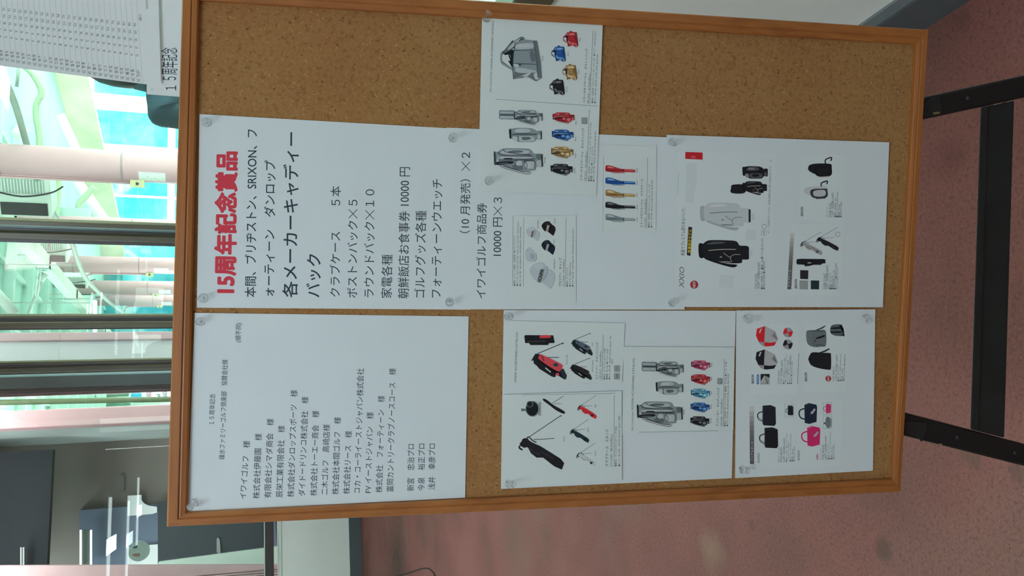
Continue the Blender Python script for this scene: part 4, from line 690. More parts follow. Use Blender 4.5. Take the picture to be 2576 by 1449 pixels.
prints(s6, 'round_badge', c, [('d', (1538, 1142), 47, ink(134, 36, 44), 0.00012), ('t', 'NEW', (1554, 1178), (1556, 1104), 32, {'latin': True, 'm': ink(170, 178, 180), 'b': .015, 'lift': .0002})])
c = crop(1845, 980, 6.301)
prints(s6, 'print_ground', c, [('p', [(340, 240), (980, 205), (1000, 1230), (330, 1240)], COPY, 0.00006), ('p', [(1000, 205), (1715, 155), (1700, 1210), (1000, 1230)], COPY, 0.00007)])
mb = []
for i in range(12):
    g = 72 + (160 - 72) * (i / 11.0) ** 2.5; y = 1180 - 910 * i / 12.0; y2 = 1180 - 910 * (i + 1) / 12.0
    mb.append(('p', [(262 - (1180 - y) * .010, y), (327, y), (327, y2), (262 - (1180 - y2) * .010, y2)], ink(int(g * .97), int(g * 1.03), int(g * 1.06)), 0.0001))
prints(s6, 'grey_header_bar', c, mb + [('t', 'バッグ＆ポーチ', (312, 1135), (318, 820), 38, {'m': ink(158, 172, 178), 'lift': .0002})])
prints(s6, 'printed_text', c, [('t', 'XXIO', (414, 1170), (416, 1008), 34, {'latin': True, 'm': KS, 'b': .012, 'sl': .25}), ('t', 'XXIO', (1050, 1132), (1052, 970), 32, {'latin': True, 'm': KS, 'b': .012, 'sl': .25}), ('t', '軽量ラウンドバッグ', (733, 1152), (735, 920), 24, {'m': KL}), ('t', 'GGF-B6007', (771, 1152), (773, 912), 28, LAT), ('t', '6,600円（本体価格 6,000円）', (817, 1150), (824, 770), 32), ('t', '■素材：ナイロン（裏：ソフタッチPU+', (852, 1145), (860, 690), 22), ('t', 'ポリエステル（TPU加工）', (880, 1110), (886, 830), 22), ('t', '■サイズ：L34×H20.5×W18cm', (912, 1142), (920, 700), 22), ('t', '■重量：約0.4kg', (942, 1140), (948, 940), 22), ('t', '●MADE IN CHINA', (971, 1138), (977, 900), 22),
    ('t', 'ラウンドバッグ', (1392, 1115), (1396, 940), 24, {'m': ink(118, 92, 106)}), ('t', 'GGF-B5505', (1433, 1115), (1436, 874), 28, LAT), ('t', '6,050円（本体価格 5,500円）', (1476, 1115), (1482, 735), 32), ('t', '■素材：ポリエステル', (1511, 1108), (1516, 865), 22), ('t', '■サイズ：L31×H19×W23.5cm', (1540, 1108), (1548, 668), 22), ('t', '■重量：約0.3kg', (1569, 1106), (1575, 905), 22), ('t', '●MADE IN CHINA', (1598, 1100), (1604, 868), 22), ('d', (1332, 1055), 8, ink(150, 122, 144)), ('p', oval(1330, 1068, 18, 52, 16), ink(150, 122, 144), 0.00008)])
DRK = pal((26, 32, 40), (60, 70, 78), (20, 24, 28)); PKB = dict(base=(158, 38, 88), light=(178, 84, 122), bear=(140, 140, 150))
for r, t, p in (((1904.5, 1953, 1019, 1071.5), TOTE, DRK), ((1909.5, 1958.5, 1075, 1127.8), TOTE, P_BB), ((2009.5, 2056, 1013.8, 1066.5), TOTE2, dict(base=(26, 36, 52), light=(46, 58, 72), bear=(136, 144, 154))), ((2016, 2064, 1071.5, 1123.5), TOTE2, PKB), ((2071.5, 2091, 1015.5, 1040), TOTE2, dict(base=(160, 48, 96), light=(176, 80, 120))), ((2072, 2092, 1049, 1077), TOPVIEW, dict(grey=(70, 84, 92), black=(88, 104, 110), light=(120, 130, 136))), ((1976, 1996, 1020, 1045), TOTE, DRK)): pic(s6, 'tote_picture', r, t, p, s6.o)
prints(s6, 'picture_boxes', c, [('l', p, q, 0.5, KL) for (x0, x1, y0, y1) in ((812, 952, 232, 430), (1420, 1560, 208, 395), (1425, 1562, 418, 618)) for p, q in (((x0, y0), (x1, y0)), ((x1, y0), (x1, y1)), ((x1, y1), (x0, y1)), ((x0, y1), (x0, y0)))])

# ------------------------------------------------------------------ push pins
PM = pin_mat()
PINPROF = [(0.0046, 0), (0.0050, 0.0005), (0.0048, 0.0012), (0.0026, 0.0022), (0.0021, 0.0040), (0.0021, 0.0068), (0.0026, 0.0084), (0.0036, 0.0094), (0.0040, 0.0106), (0.0036, 0.0116), (0.0018, 0.0121)]
PINS = [((520, 308), .0011, 0, 'at the top right corner of the prize list with red heading'), ((512, 750), .0011, 0, 'at the top left corner of the prize list with red heading'), ((1139, 347), .0017, 0, 'on the overlap of the two prize sheets, right side'), ((1131, 760), .0017, 0, 'on the overlap of the two prize sheets, left side'),
        ((1223, 47), .0027, 14, 'at the top right of the glossy bag leaflet'), ((1230, 455), .0027, 0, 'at the top left of the glossy bag leaflet'), ((1690, 358), .0023, -12, 'beside the red label of the photocopied bag page'), ((1690, 762), .0023, 20, 'at the left top corner of the photocopied bag page'),
        ((504, 809), .0011, 6, 'at the top right of the sponsor list'), ((490, 1264), .0011, -16, 'at the top left of the sponsor list, nearest the frame corner'), ((1279, 796), .0011, 6, 'above the stand bag clipping, right side'), ((1279, 1217), .0027, 24, 'tilted over the left edge of the clippings sheet'),
        ((1878, 800), .0017, -14, 'at the top right of the umbrella page'), ((2176, 799), .0017, -18, 'at the bottom right of the umbrella page'), ((1866, 1181), .0017, 14, 'at the top left of the umbrella page')]
pin0 = None
for px, h, tilt, where in PINS:
    P = bp(px, h)
    if pin0 is None:
        pin0 = empty('push_pin', P)
        m = MB(); m.lathe(P, BN, PINPROF, PM, 20); m.build('pin_head', pin0, smooth=True)
        m = MB(); m.tube([P + BN * 0.002, P - BN * 0.008], [0.0005, 0.0004], STEEL, 8); m.build('needle', pin0, smooth=True)
        pin = pin0
    else:
        pin = pin0.copy(); COL.objects.link(pin); pin.location = P
        for ch in list(pin0.children):
            cc = ch.copy(); COL.objects.link(cc); cc.parent = pin; cc.matrix_parent_inverse = ch.matrix_parent_inverse.copy()
    if tilt:
        ax = Vector((0.9, 0.2, 0.5)) if px[1] > 900 else Vector((0.3, 0.1, 0.9))
        pin.rotation_mode = 'QUATERNION'; pin.rotation_quaternion = Matrix.Rotation(R(tilt), 3, ax.normalized()).to_quaternion()
    tag(pin, 'clear plastic push pin ' + where, 'push pin', 'clear push pins in the board')

# ------------------------------------------------------------------ cable on the floor
m = MB(); cpts = [hit_z(p, 0.004) for p in [(1150, 1700), (1128, 1560), (1108, 1490), (1094, 1449), (1088, 1439), (1078, 1431), (1064, 1430), (1046, 1435), (1020, 1444), (985, 1453), (955, 1470), (932, 1500), (930, 1560), (960, 1620)]]
m.tube(catmull([tuple(p) for p in cpts], 4, False), 0.004, mat('black cable', (0.02, 0.017, 0.016), 0.5, noise=0.1), 8)
tag(m.build('cable', smooth=True), 'thin black cable lying curved on the pink floor near the rear wall', 'cable')

# ------------------------------------------------------------------ papers taped to the window glass
def onglass(h): return Sheet(lambda p, hh: hit_b(p, BW - 0.006 - hh), h)
g1 = onglass(0.004); z = 2.787
g1.o = g1.leaf('notice_sheet', [(369, 237), (372, -130), (640, -120), (640, 258)], PAPER, th=0.0006)
tag(g1.o, 'white sheet on the window glass, mostly hidden, headed with black anniversary characters', 'notice')
m = MB(); g1.text(m, '１', (446, 227), (446, 215.5), 31, K, 0.004); m.build('printed_heading', g1.o); m = MB(); g1.text(m, '５周年記念', (446.5, 202), (446.5, 120), 39, K, 0.004)
m.build('printed_heading', g1.o)
m = MB(); g1.text(m, '○、', (384, 228), (386, 222), 5, KS); m.build('printed_text', g1.o)
g2 = onglass(0.012)
g2.o = g2.leaf('ranking_sheet', [(-150, 146), (-150, -150), (394, -150), (405.5, 217)], PAPER, th=0.0006)
tag(g2.o, 'large white score ranking sheet hanging on the window, rows of names and numbers', 'notice')
NET = ['94.0', '84.0', '83.6', '80.2', '79.6', '79.4', '78.8', '78.8', '78.8', '78.4', '78.0', '77.6', '77.4', '77.4', '76.8', '76.6', '76.4', '76.2', '76.0', '76.0', '75.8', '75.6', '75.4', '75.2', '75.0', '74.8', '74.6']
HC = ['36.0', '36.0', '20.4', '16.8', '19.2', '9.6', '19.2', '7.2', '25.2', '21.6', '18.0', '32.4', '9.6', '21.6', '19.2', '26.4', '15.6', '22.8', '18.0', '18.0', '1.2', '20.4', '21.6', '15.6', '9.6', '13.2', '14.4']
GR = ['130', '120', '104', '97', '99', '89', '98', '86', '104', '100', '96', '110', '87', '99', '96', '103', '92', '99', '94', '94', '77', '96', '97', '91', '85', '88', '89']
C1 = ['63', '61', '52', '48', '49', '43', '48', '42', '52', '48', '47', '54', '43', '49', '48', '51', '45', '51', '48', '47', '38', '48', '47', '46', '42', '43', '44']
C2 = ['67', '59', '52', '49', '50', '46', '50', '44', '52', '52', '49', '56', '44', '50', '48', '52', '47', '48', '46', '47', '39', '48', '50', '45', '43', '45', '45']
NM = ['田 由子', '中 喜', '橋 日', '石 花', '高 田', '市 目', '江 小', '田 行', '藤 千', '西 一', '野 恵', '間 正', '森 千', '原 田', '井 日', '口 由', '山 中', '沼 一', '林 千', '関 目', '上 正', '本 早', '谷 由', '島 田', '清 水', '岡 本', '村 上']
tm = MB(); lm = MB(); GL = ink(120, 134, 142)
for i in range(27):
    X = 975 - 38.4 * i; Y = 565 - .155 * (975 - X); k = 1 - 0.085 * (975 - X) / 900
    def at(dy): return ((X + dy * 0.076 * k) / z, (Y - (-dy) * k) / z)
    for st, dy, L in (('%d位' % (45 - i), 8, 21), (NM[i], -30, 44), (C1[i], -171, 14), (C2[i], -226, 14), (GR[i], -277, 18), (HC[i], -328, 24), (NET[i], -380, 24)):
        a = at(dy); b = at(dy - L); g2.text(tm, st, (a[0] + 3.6, a[1]), (b[0] + 3.6, b[1]), 8.4, KS, 0.004)
    e = at(40); f = at(-760); g2.line(lm, (e[0] + 8.2, e[1] - 8), (f[0] + 8.2, f[1]), 0.55, GL)
g2.text(tm, '入賞圏外です', (985 / z + 3, 150 / z), (985 / z + 3, 98 / z), 7, KS); g2.text(tm, '2023/8/10', (1040 / z, 62 / z), (1036 / z, -40 / z), 7, KS)
tm.build('printed_scores', g2.o); lm.build('ruled_lines', g2.o)

# ================================================================== OUTSIDE: the driving range bays beyond the window wall
GZ = 0.12
m = MB(); m.hexa([AB(-8, BW + 0.16, GZ - .1), AB(60, BW + 0.16, GZ - .1), AB(60, 40, GZ - .1), AB(-8, 40, GZ - .1)][::-1], [AB(-8, BW + 0.16, GZ), AB(60, BW + 0.16, GZ), AB(60, 40, GZ), AB(-8, 40, GZ)][::-1], mat('pale concrete', (0.62, 0.62, 0.55), 0.8, noise=0.08, nscale=2))
struct(m.build('floor_2'))
# blue sheeting hung on white rails along the range
def P_at(p, D): return at_dist(p, D)
t = tag(empty('blue_sheeting', (4, 21.5, GZ)), 'bright blue sheeting stretched on white rails beyond the range', 'sheeting')
m = MB(); nx, nz = 40, 12; g = [[Vector((-3 + 24 * i / nx, 21.6 + 0.22 * math.sin(i * 1.3 + j * .7) + 0.12 * math.sin(i * .6 - j * 1.7) + 0.25 * math.cos(j * .9), GZ + 4.0 * j / nz)) for i in range(nx + 1)] for j in range(nz + 1)]
nm = net_mat()
for j in range(nz):
    for i in range(nx): m.face([g[j][i], g[j][i + 1], g[j + 1][i + 1], g[j + 1][i]], nm)
m.build('sheet', t, smooth=True)
WR = mat('white painted rail', (0.88, 0.88, 0.86), 0.5, noise=0.03)
for p, q, r in (((432, 60), (432, 600), .085), ):
    a_, b_ = P_at(p, 20.6), P_at(q, 20.6); a_.z = b_.z = (a_.z + b_.z) / 2; m = MB(); m.tube([a_, b_], r, WR, 12); m.build('rail', t, smooth=True)
for y, dx in ((259, .19), (372, .08), (492, .03)):
    a_ = P_at((300, y), 20.9); m = MB(); m.tube([Vector((a_.x, a_.y, GZ)), Vector((a_.x, a_.y, 4.2))], dx, WR, 12); m.build('post', t, smooth=True)
# canopy roof over the bays
ZR = 3.9
rp = [hit_z((120, 120), ZR), hit_z((245, 575), ZR), hit_z((318, 1010), ZR), AB(48, -4, ZR), AB(16, 0.9, ZR), AB(-6, 0.9, ZR), AB(-6, 14, ZR), AB(4, 14, ZR)]  # unseen near end is stretched wide to cut daylight at the windows
m = MB(); m.hexa([p for p in rp][::-1], [p + EZ * 0.06 for p in rp][::-1], MINT)
for i in range(26):
    a = 1.5 + i * 1.15
    m.box(a, a + 0.10, 0.9, 3.0 + max(0, 2.5 - abs(a - 9) * .5), ZR - 0.12, ZR, MINTD)
for i in range(5):
    b = 1.2 + i * .75; m.box(0, 26, b, b + 0.05, ZR - 0.05, ZR, MINTD)
struct(m.build('ceiling_2'))
FAS = mat('weathered ochre fascia', (0.76, 0.74, 0.56), 0.8, noise=0.18, nscale=1.6)
m = MB(); a_, b_, c_ = hit_z((120, 120), ZR), hit_z((245, 575), ZR), hit_z((318, 1010), ZR); n_ = Vector((0.05, 0.12, 0))
for x, y in ((a_, b_), (b_, c_)): m.hexa([x - EZ * .5, y - EZ * .5, y - EZ * .5 + n_, x - EZ * .5 + n_], [x, y, y + n_, x + n_], FAS)
tag(m.build('fascia_board'), 'weathered ochre fascia board along the far edge of the bay roof', 'fascia')
# row of pink columns, receding
colname = ['largest, left of the score sheet', 'hidden mostly behind the nearest window post', 'second visible, in the middle pane', 'third visible, in the middle pane', 'fourth, slim, middle pane', 'farthest, beside the second window post']
col0 = None
def column(X, Y, zt, label, zk, zs, zb):
    t = tag(empty('pink_column', (X, Y, GZ)), label, 'column', 'pink columns of the bays')
    m = MB(); m.tube([(X, Y, GZ), (X, Y, zt)], 0.136, PINK, 28); m.build('shaft', t, smooth=False)
    o = list(t.children)[0]
    for p in o.data.polygons: p.use_smooth = len(p.vertices) == 4
    vd = (Vector((CAM.x, CAM.y, 0)) - Vector((X, Y, 0))).normalized(); sd = Vector((-vd.y, vd.x, 0))     # sd points to the left of the picture's upright view
    sd = -sd if sd.x > 0 else sd
    for z0 in (zs, zs + .95):
        m = MB(); m.tube([(X, Y, z0), (X, Y, z0 + .02)], 0.139, mat('pink strap', (0.34, 0.24, 0.25), 0.5, noise=.05), 28, cap=True); m.build('pipe_band', t)
    for k, off in enumerate((0.132, 0.150)):
        q = Vector((X, Y, 0)) + sd * off + vd * 0.04; top = min(zt - .3, 3.3)
        m = MB(); m.tube([q + EZ * zb, q + EZ * (top - .12), q + EZ * (top - .03) + sd * .03, q + EZ * top + sd * .14], 0.009, PINK, 8); m.build('conduit', t, smooth=True)
    q = Vector((X, Y, zb)) + sd * 0.150 + vd * 0.05; rot = Matrix((sd, vd, EZ)).transposed()
    m = MB(); m.wbox(q, (0.07, 0.06, 0.12), mat('yellowed switch box', (0.62, 0.58, 0.34), 0.5, noise=.06), rot); b = m.build('switch_box', t, bevel=.004)
    m = MB(); m.lathe(q + vd * .03, vd, [(.014, 0), (.012, .012), (.004, .014)], BLACK, 12); m.build('switch_knob', b)
    # notice sticker wrapped round the shaft
    mb = MB(); n = 6; st = mat('white sticker', (0.82, 0.86, 0.82), 0.5, noise=.02); ik = mat('sticker print', (0.30, 0.33, 0.32), 0.6, noise=.05)
    def cyl(a, zz, rr=0.1385): d = (vd * math.cos(a) + sd * math.sin(a)); return Vector((X, Y, zz)) + d * rr
    A0, A1 = .30, 1.02
    for i in range(n):
        x, y = A0 + (A1 - A0) * i / n, A0 + (A1 - A0) * (i + 1) / n; mb.face([cyl(x, zk - .11), cyl(y, zk - .11), cyl(y, zk + .11), cyl(x, zk + .11)], st)
    for zz, l in ((zk + .07, .9), (zk + .04, .5), (zk + .01, .8), (zk - .02, .6), (zk - .05, .85)):
        mb.face([cyl(A0 + .06, zz - .006, .1392), cyl(A0 + .06 + (A1 - A0 - .1) * l, zz - .006, .1392), cyl(A0 + .06 + (A1 - A0 - .1) * l, zz + .002, .1392), cyl(A0 + .06, zz + .002, .1392)], ik)
    mb.build('sticker', t)
    return t
for n in range(6):
    D = 8 + 3.17 * n
    y = [417.5, 575, 666.5, 723, 755, 778.5][n]
    P = at_dist((300, y), D)
    zk, zs, zb = [at_dist((x[n], y), D).z for x in ((385, 397, 406.5, 415, 420, 424), (312, 335, 352, 373, 386, 394), (347, 364, 377, 392, 402, 409))]
    column(P.x, P.y, ZR, 'pink round steel column outside, ' + colname[n], zk, zs, zb)
# white channel beam and thin pipe slung under the roof, parallel to the wall
m = MB(); BZ = 3.42; b0, b1 = hit_z((-75, 425), BZ), hit_z((246, 802), BZ); d_ = (b1 - b0).normalized(); b1 = b1 + d_ * 6; s_ = Vector((d_.y, -d_.x, 0)) * 0.085
m.hexa([b0 - s_, b0 + s_, b1 + s_, b1 - s_], [b0 - s_ + EZ * .13, b0 + s_ + EZ * .13, b1 + s_ + EZ * .13, b1 - s_ + EZ * .13], PIPEW)
t = tag(m.build('cable_trough'), 'weathered white cable trough slung under the bay roof', 'trough')
for k in (0.12, 0.26, 0.42, .55, .68):
    q = b0 + (b1 - b0) * k; m = MB(); m.hexa([q - s_ * 1.2 - d_ * .06, q + s_ * 1.2 - d_ * .06, q + s_ * 1.2 + d_ * .06, q - s_ * 1.2 + d_ * .06], [p + EZ * .16 for p in (q - s_ * 1.2 - d_ * .06, q + s_ * 1.2 - d_ * .06, q + s_ * 1.2 + d_ * .06, q - s_ * 1.2 + d_ * .06)], MINTD); m.build('joint_sleeve', t)
    m = MB(); m.tube([q + EZ * .1, Vector((q.x, q.y, ZR))], .012, PIPEW, 6); m.build('hanger_rod', t)
GPIPE = mat('grey green pipe', (0.33, 0.42, 0.36), 0.5, noise=0.08)
pz = [hit_z(p, 3.0) for p in [(-60, 60), (0, 175), (40, 268), (78, 400), (112, 500), (150, 560), (178, 605), (200, 668), (222, 708), (265, 752), (310, 790)]]
t = m = MB(); m.tube(catmull([tuple(p) for p in pz], 4, False), 0.028, GPIPE, 10)
t = tag(m.build('hanging_pipe', smooth=True), 'grey green pipe slung diagonally beneath the bay roof', 'pipe')
for i in (1, 3, 5, 7, 9):
    q = pz[i]; m = MB(); m.tube([q + EZ * .01, Vector((q.x, q.y, ZR))], .008, GPIPE, 6); m.build('hanger_rod', t)
# curved hoses / ducts
for lab, pts, D, r in (('pale green hose looping down near the score sheet', [(60, 165), (85, 190), (105, 232), (92, 262), (92, 300), (99, 340), (99, 370), (94, 382), (88, 370)], 10.5, .035),
                       ('pale green hose bent below the roof behind the first pink column', [(146, 430), (148, 470), (144, 510), (140, 545), (142, 585)], 13, .045),
                       ('pale green hose curving near the first window post', [(238, 470), (215, 495), (200, 512), (196, 545), (200, 575)], 14.5, .05)):
    m = MB(); m.tube(catmull([tuple(at_dist(p, D)) for p in pts], 4, False), r, mat('pale green hose', (0.46, 0.56, 0.40), .6, noise=.08), 10); tag(m.build('hose', smooth=True), lab, 'hose', 'hoses below the bay roof')
for lab, p, q, D, r in (('white diagonal brace under the roof, upper left', (36, 345), (62, 318), 11, .07), ('white slanted strut beside the ochre fascia', (150, 290), (200, 400), 14, .08), ('white slanted strut near the first window post', (190, 455), (262, 556), 15.5, .10), ('dark hanging rod at the window top', (48, 165), (42, 218), 9.5, .016)):
    m = MB(); m.tube([at_dist(p, D), at_dist(q, D)], r, WR if 'white' in lab else GPIPE, 10); tag(m.build('roof_brace', smooth=True), lab, 'brace')
# heaters hung under the roof
HMAT = mat('pale heater enamel', (0.66, 0.80, 0.70), 0.45, noise=0.04)
HDARK = mat('dark heater mouth', (0.03, 0.028, 0.026), 0.6, noise=0.1)
def heater(p, D, w, h, dp, label):
    P = at_dist(p, D); f = (CAM - P); f.z = 0; f.normalize(); f = (Matrix.Rotation(R(-22), 3, 'Z') @ f); sx = Vector((-f.y, f.x, 0)); rot = Matrix((sx, f, EZ)).transposed()
    t = tag(empty('hanging_heater', P - EZ * h / 2), label, 'heater', 'heaters hung over the bays')
    m = MB(); m.wbox(P, (w, dp, h), HMAT, rot); m.build('casing', t, bevel=.012)
    fc = P + f * dp / 2
    m = MB(); m.wbox(fc + sx * w * .26 + f * .002, (w * .34, .012, h * .78), mat('grille slats', (0.38, 0.46, 0.42), .5, noise=.2, nscale=2, stretch=(.1, .1, 40)), rot)
    for i in range(14): m.wbox(fc + sx * w * .26 + f * .010 + EZ * (h * .74 * (i / 13 - .5)), (w * .34, .008, .010), HMAT, rot)
    m.build('grille', t)
    m = MB(); m.wbox(fc - sx * w * .30 + f * .004, (w * .30, .02, h * .86), HDARK, rot); m.build('dark_outlet', t)
    for s in (-1, 1):
        q = P + sx * w * .4 * s; m = MB(); m.tube([q + EZ * h / 2, Vector((q.x, q.y, ZR))], .01, GPIPE, 6); m.build('hanger_rod', t)
    m = MB(); m.tube(catmull([tuple(fc + sx * w * .1 + EZ * h * .5), tuple(fc + sx * w * .05 + f * .05), tuple(fc + sx * w * .12 - EZ * h * .5), tuple(fc + sx * w * .3 - EZ * h * .75)], 4, False), .008, HDARK, 6); m.build('lead_cable', t, smooth=True)
for i, (p, D, w, h, lab) in enumerate((((68, 478), 9.0, .42, .46, 'hanging box heater nearest, left of the first pink column'), ((128, 622), 12.2, .3, .44, 'hanging box heater with dark mouth at the top of the second pane'), ((182, 701), 15.3, .22, .5, 'hanging box heater left of the second visible column'), ((208, 724), 18.5, .19, .5, 'hanging box heater left of the third visible column'), ((240, 744), 21.6, .18, .5, 'hanging box heater left of the fourth column'), ((262, 765), 24.7, .18, .5, 'smallest hanging box heater, by the farthest column'))):
    heater(p, D, w, h, .35, lab)
m = MB(); P = at_dist((150, 560), 13.5); m.wbox(P, (.45, .3, .8), MINTD); m.wbox(P + Vector((-.05, -.2, -.05)), (.08, .1, .5), HDARK); tag(m.build('switch_cabinet'), 'pale green cabinet under the roof by the first window post', 'cabinet')
t = tag(empty('tube_reflection', at_dist((239, 805), 10.5)), 'tube lamp reflection in the glass, built as a glowing tube outside, crossing the middle and far panes', 'lamp reflection')  # glowing tube outside stands in for a lamp reflected in the panes
m = MB(); m.tube([at_dist((239, 756), 10.5), at_dist((239, 856), 10.5)], .022, emis('reflected tube glow', (.95, 1, 1), 8.0), 10); m.build('tube', t, smooth=True)
m = MB(); m.tube([at_dist((219, 765), 10.5), at_dist((219, 853), 10.5)], .008, WR, 8); m.build('thin_reflection', t, smooth=True)
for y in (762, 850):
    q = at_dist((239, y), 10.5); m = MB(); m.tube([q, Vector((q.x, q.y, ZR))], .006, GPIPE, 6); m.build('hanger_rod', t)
LIL = mat('lilac grey panel', (0.66, 0.60, 0.64), .5, noise=.04, nscale=3)
bh = lambda y: hit_a((220, y), 7.3).dot(E2)
m = MB(); m.box(7.3, 7.4, bh(915), bh(858), GZ, 3.7, LIL); struct(m.build('trim_8'))
m = MB(); m.box(7.26, 7.42, bh(858), bh(837), GZ, 3.7, PINK); struct(m.build('trim_9', bevel=.01))
# thin tie rod and corrugated screen in the second pane
m = MB(); m.tube([at_dist((72, 788), 12), at_dist((112, 688), 12)], .022, PIPEW, 8); m.tube([at_dist((100, 705), 12), at_dist((112, 688), 12)], .05, PIPEW, 8); tag(m.build('tie_rod', smooth=True), 'pale tie rod with turnbuckle in the second pane', 'rod')
m = MB(); m.tube([at_dist((-30, 715), 9), at_dist((38, 790), 9)], .05, PIPEW, 8); tag(m.build('gutter_pipe', smooth=True), 'pale pipe crossing the lower left of the second pane', 'pipe')
m = MB(); WG = mat('mint corrugated screen', (0.30, 0.52, 0.46), .6, noise=.14, nscale=.9)
for i in range(28):
    a = 14 + i * .9; m.box(a, a + .5, 1.0, 1.08, 2.2, ZR, WG); m.box(a + .5, a + .9, 1.02, 1.10, 2.2, ZR, WG)
struct(m.build('wall_2'))
# ------------------------------------------------------------------ person outside
def skin(name, verts, edges, rad, mt, parent=None, sub=2, root=0):
    me = bpy.data.meshes.new(name); org = Vector(verts[root]); me.from_pydata([Vector(v) - org for v in verts], edges, [])
    o = bpy.data.objects.new(name, me); COL.objects.link(o); md = o.modifiers.new('skin', 'SKIN'); md.use_smooth_shade = True
    for i, r in enumerate(rad):
        sv = me.skin_vertices[0].data[i]; sv.radius = (r, r) if not isinstance(r, tuple) else r; sv.use_root = i == root
    s = o.modifiers.new('sub', 'SUBSURF'); s.levels = sub; s.render_levels = sub
    dg = bpy.context.evaluated_depsgraph_get(); me2 = bpy.data.meshes.new_from_object(o.evaluated_get(dg)); bpy.data.objects.remove(o)
    me2.materials.clear(); me2.materials.append(mt); o = link_mesh(name, me2, parent, True); o.location = org; return o
PD = 2.5
hc = at_dist((326, 155), PD)                     # middle of the head
fx = Matrix.Rotation(R(16), 3, 'Z')              # turned so the back and left shoulder show
def L(x, y, z): return Vector((hc.x, hc.y, 0)) + fx @ Vector((x, y, 0)) + EZ * (hc.z + z)
fz = GZ - hc.z
SKIN = mat('skin', (0.55, 0.36, 0.27), .55, noise=.04); SHIRT = mat('blue work shirt', (0.022, 0.058, 0.082), .8, noise=.1, nscale=14, bump=.2); HAIR = mat('black hair', (0.012, 0.016, 0.012), .5, noise=.3, nscale=60)
TROU = mat('dark trousers', (0.03, 0.035, 0.045), .8, noise=.1)
bv = [(0, 0, -.69), (0, 0, -.51), (0, .01, -.27), (0, .01, -.13), (0, 0, -.07), (0, -.005, -.01), (0, 0, .06),
      (-.09, 0, -.75), (-.10, .01, -1.17), (-.10, -.01, fz + .08), (-.10, .10, fz + .035), (.09, 0, -.75), (.10, .01, -1.17), (.10, -.01, fz + .08), (.10, .10, fz + .035),
      (-.13, .01, -.11), (-.17, -.02, -.38), (-.19, .12, -.61), (-.17, .18, -.67), (.13, .01, -.11), (.17, -.02, -.38), (.19, .12, -.61), (.17, .18, -.67), (0, .10, 0)]
be = [(0, 1), (1, 2), (2, 3), (3, 4), (4, 5), (5, 6), (0, 7), (7, 8), (8, 9), (9, 10), (0, 11), (11, 12), (12, 13), (13, 14), (3, 15), (15, 16), (16, 17), (17, 18), (3, 19), (19, 20), (20, 21), (21, 22), (5, 23)]
br = [.12, .11, (.14, .10), .10, .052, .082, .075, .085, .06, .045, .035, .085, .06, .045, .035, .055, .042, .035, .028, .055, .042, .035, .028, .03]
person = skin('person', [L(*v) for v in bv], be, br, SKIN)
tag(person, 'person outside seen from behind in a blue work shirt, half hidden by the hanging sheets', 'person')
for sx in (-1, 1):
    for k in range(5):
        base = L(sx * .17, .18, -.68); tip = fx @ Vector((sx * (.012 - .010 * k) - (0.03 * sx if k == 0 else 0), .035 + .004 * k if k else .03, -.055 - .012 * (2 - abs(k - 2)) if k else -.03))
        skin('finger', [base + fx @ Vector((sx * (.016 - .011 * k), .0, 0)), base + tip * .6, base + tip + EZ * (-.012)], [(0, 1), (1, 2)], [.009, .008, .006], SKIN, person, 1)
sv = [(0, 0, -.78), (0, 0, -.50), (0, .01, -.26), (0, .01, -.125), (-.125, .01, -.105), (-.15, -.02, -.36), (-.165, .05, -.50), (.125, .01, -.105), (.165, -.02, -.36), (.175, .05, -.50), (0, 0, -.06)]
se = [(0, 1), (1, 2), (2, 3), (3, 4), (4, 5), (5, 6), (3, 7), (7, 8), (8, 9), (3, 10)]
skin('work_shirt', [L(*v) for v in sv], se, [.145, .135, (.165, .125), .125, .078, .06, .055, .078, .06, .055, .075], SHIRT, person)
m = MB(); m.lathe(L(0, 0, -.070), EZ, [(.080, 0), (.082, .02), (.076, .058), (.068, .060), (.066, .01)], mat('pale blue collar', (0.045, 0.10, 0.125), .8, noise=.05), 24); m.build('collar', person, smooth=True)
hv = [(0, -.015, -.07), (0, -.02, .01), (0, -.005, .075), (0, .03, .09)]
skin('hair', [L(*v) for v in hv], [(0, 1), (1, 2), (2, 3)], [.076, .092, .084, .06], HAIR, person)
tv = [(0, 0, -.71), (-.09, 0, -.77), (-.10, .01, -1.17), (-.10, -.01, fz + .1), (.09, 0, -.77), (.10, .01, -1.17), (.10, -.01, fz + .1)]
skin('trousers', [L(*v) for v in tv], [(0, 1), (1, 2), (2, 3), (0, 4), (4, 5), (5, 6)], [.13, .10, .075, .06, .10, .075, .06], TROU, person)

# ================================================================== beyond the rear window: a dim entrance space
m = MB(); m.box(AR + 0.16, 24, -9, BW + 0.15, -.1, 0.0, mat('grey paving', (0.30, 0.31, 0.29), .8, noise=.1, nscale=3)); struct(m.build('floor_3'))
def pxpoly(name, pts, a, th, mt, parent=None):
    f = [hit_a(p, a) for p in pts]; b = [p + E1 * th for p in f]; mb = MB(); mb.hexa(f, b, mt); return mb.build(name, parent)
m = MB(); f = [hit_a(p, 8.35) for p in [(430, 1060), (430, 1017), (200, 1022), (0, 1030), (0, 1082)]]
bc = hit_a((300, 1045), 8.4); m.box(8.35, 8.72, hit_a((430, 1059), 8.35).dot(E2), hit_a((430, 1017), 8.35).dot(E2), 0, 4.6, PINK); struct(m.build('trim_6', bevel=.01))
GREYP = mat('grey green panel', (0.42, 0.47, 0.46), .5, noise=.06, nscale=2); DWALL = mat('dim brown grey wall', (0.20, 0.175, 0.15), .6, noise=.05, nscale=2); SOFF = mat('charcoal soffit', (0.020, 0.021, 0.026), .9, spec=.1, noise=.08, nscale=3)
bR = hit_a((430, 1059), 8.35).dot(E2)
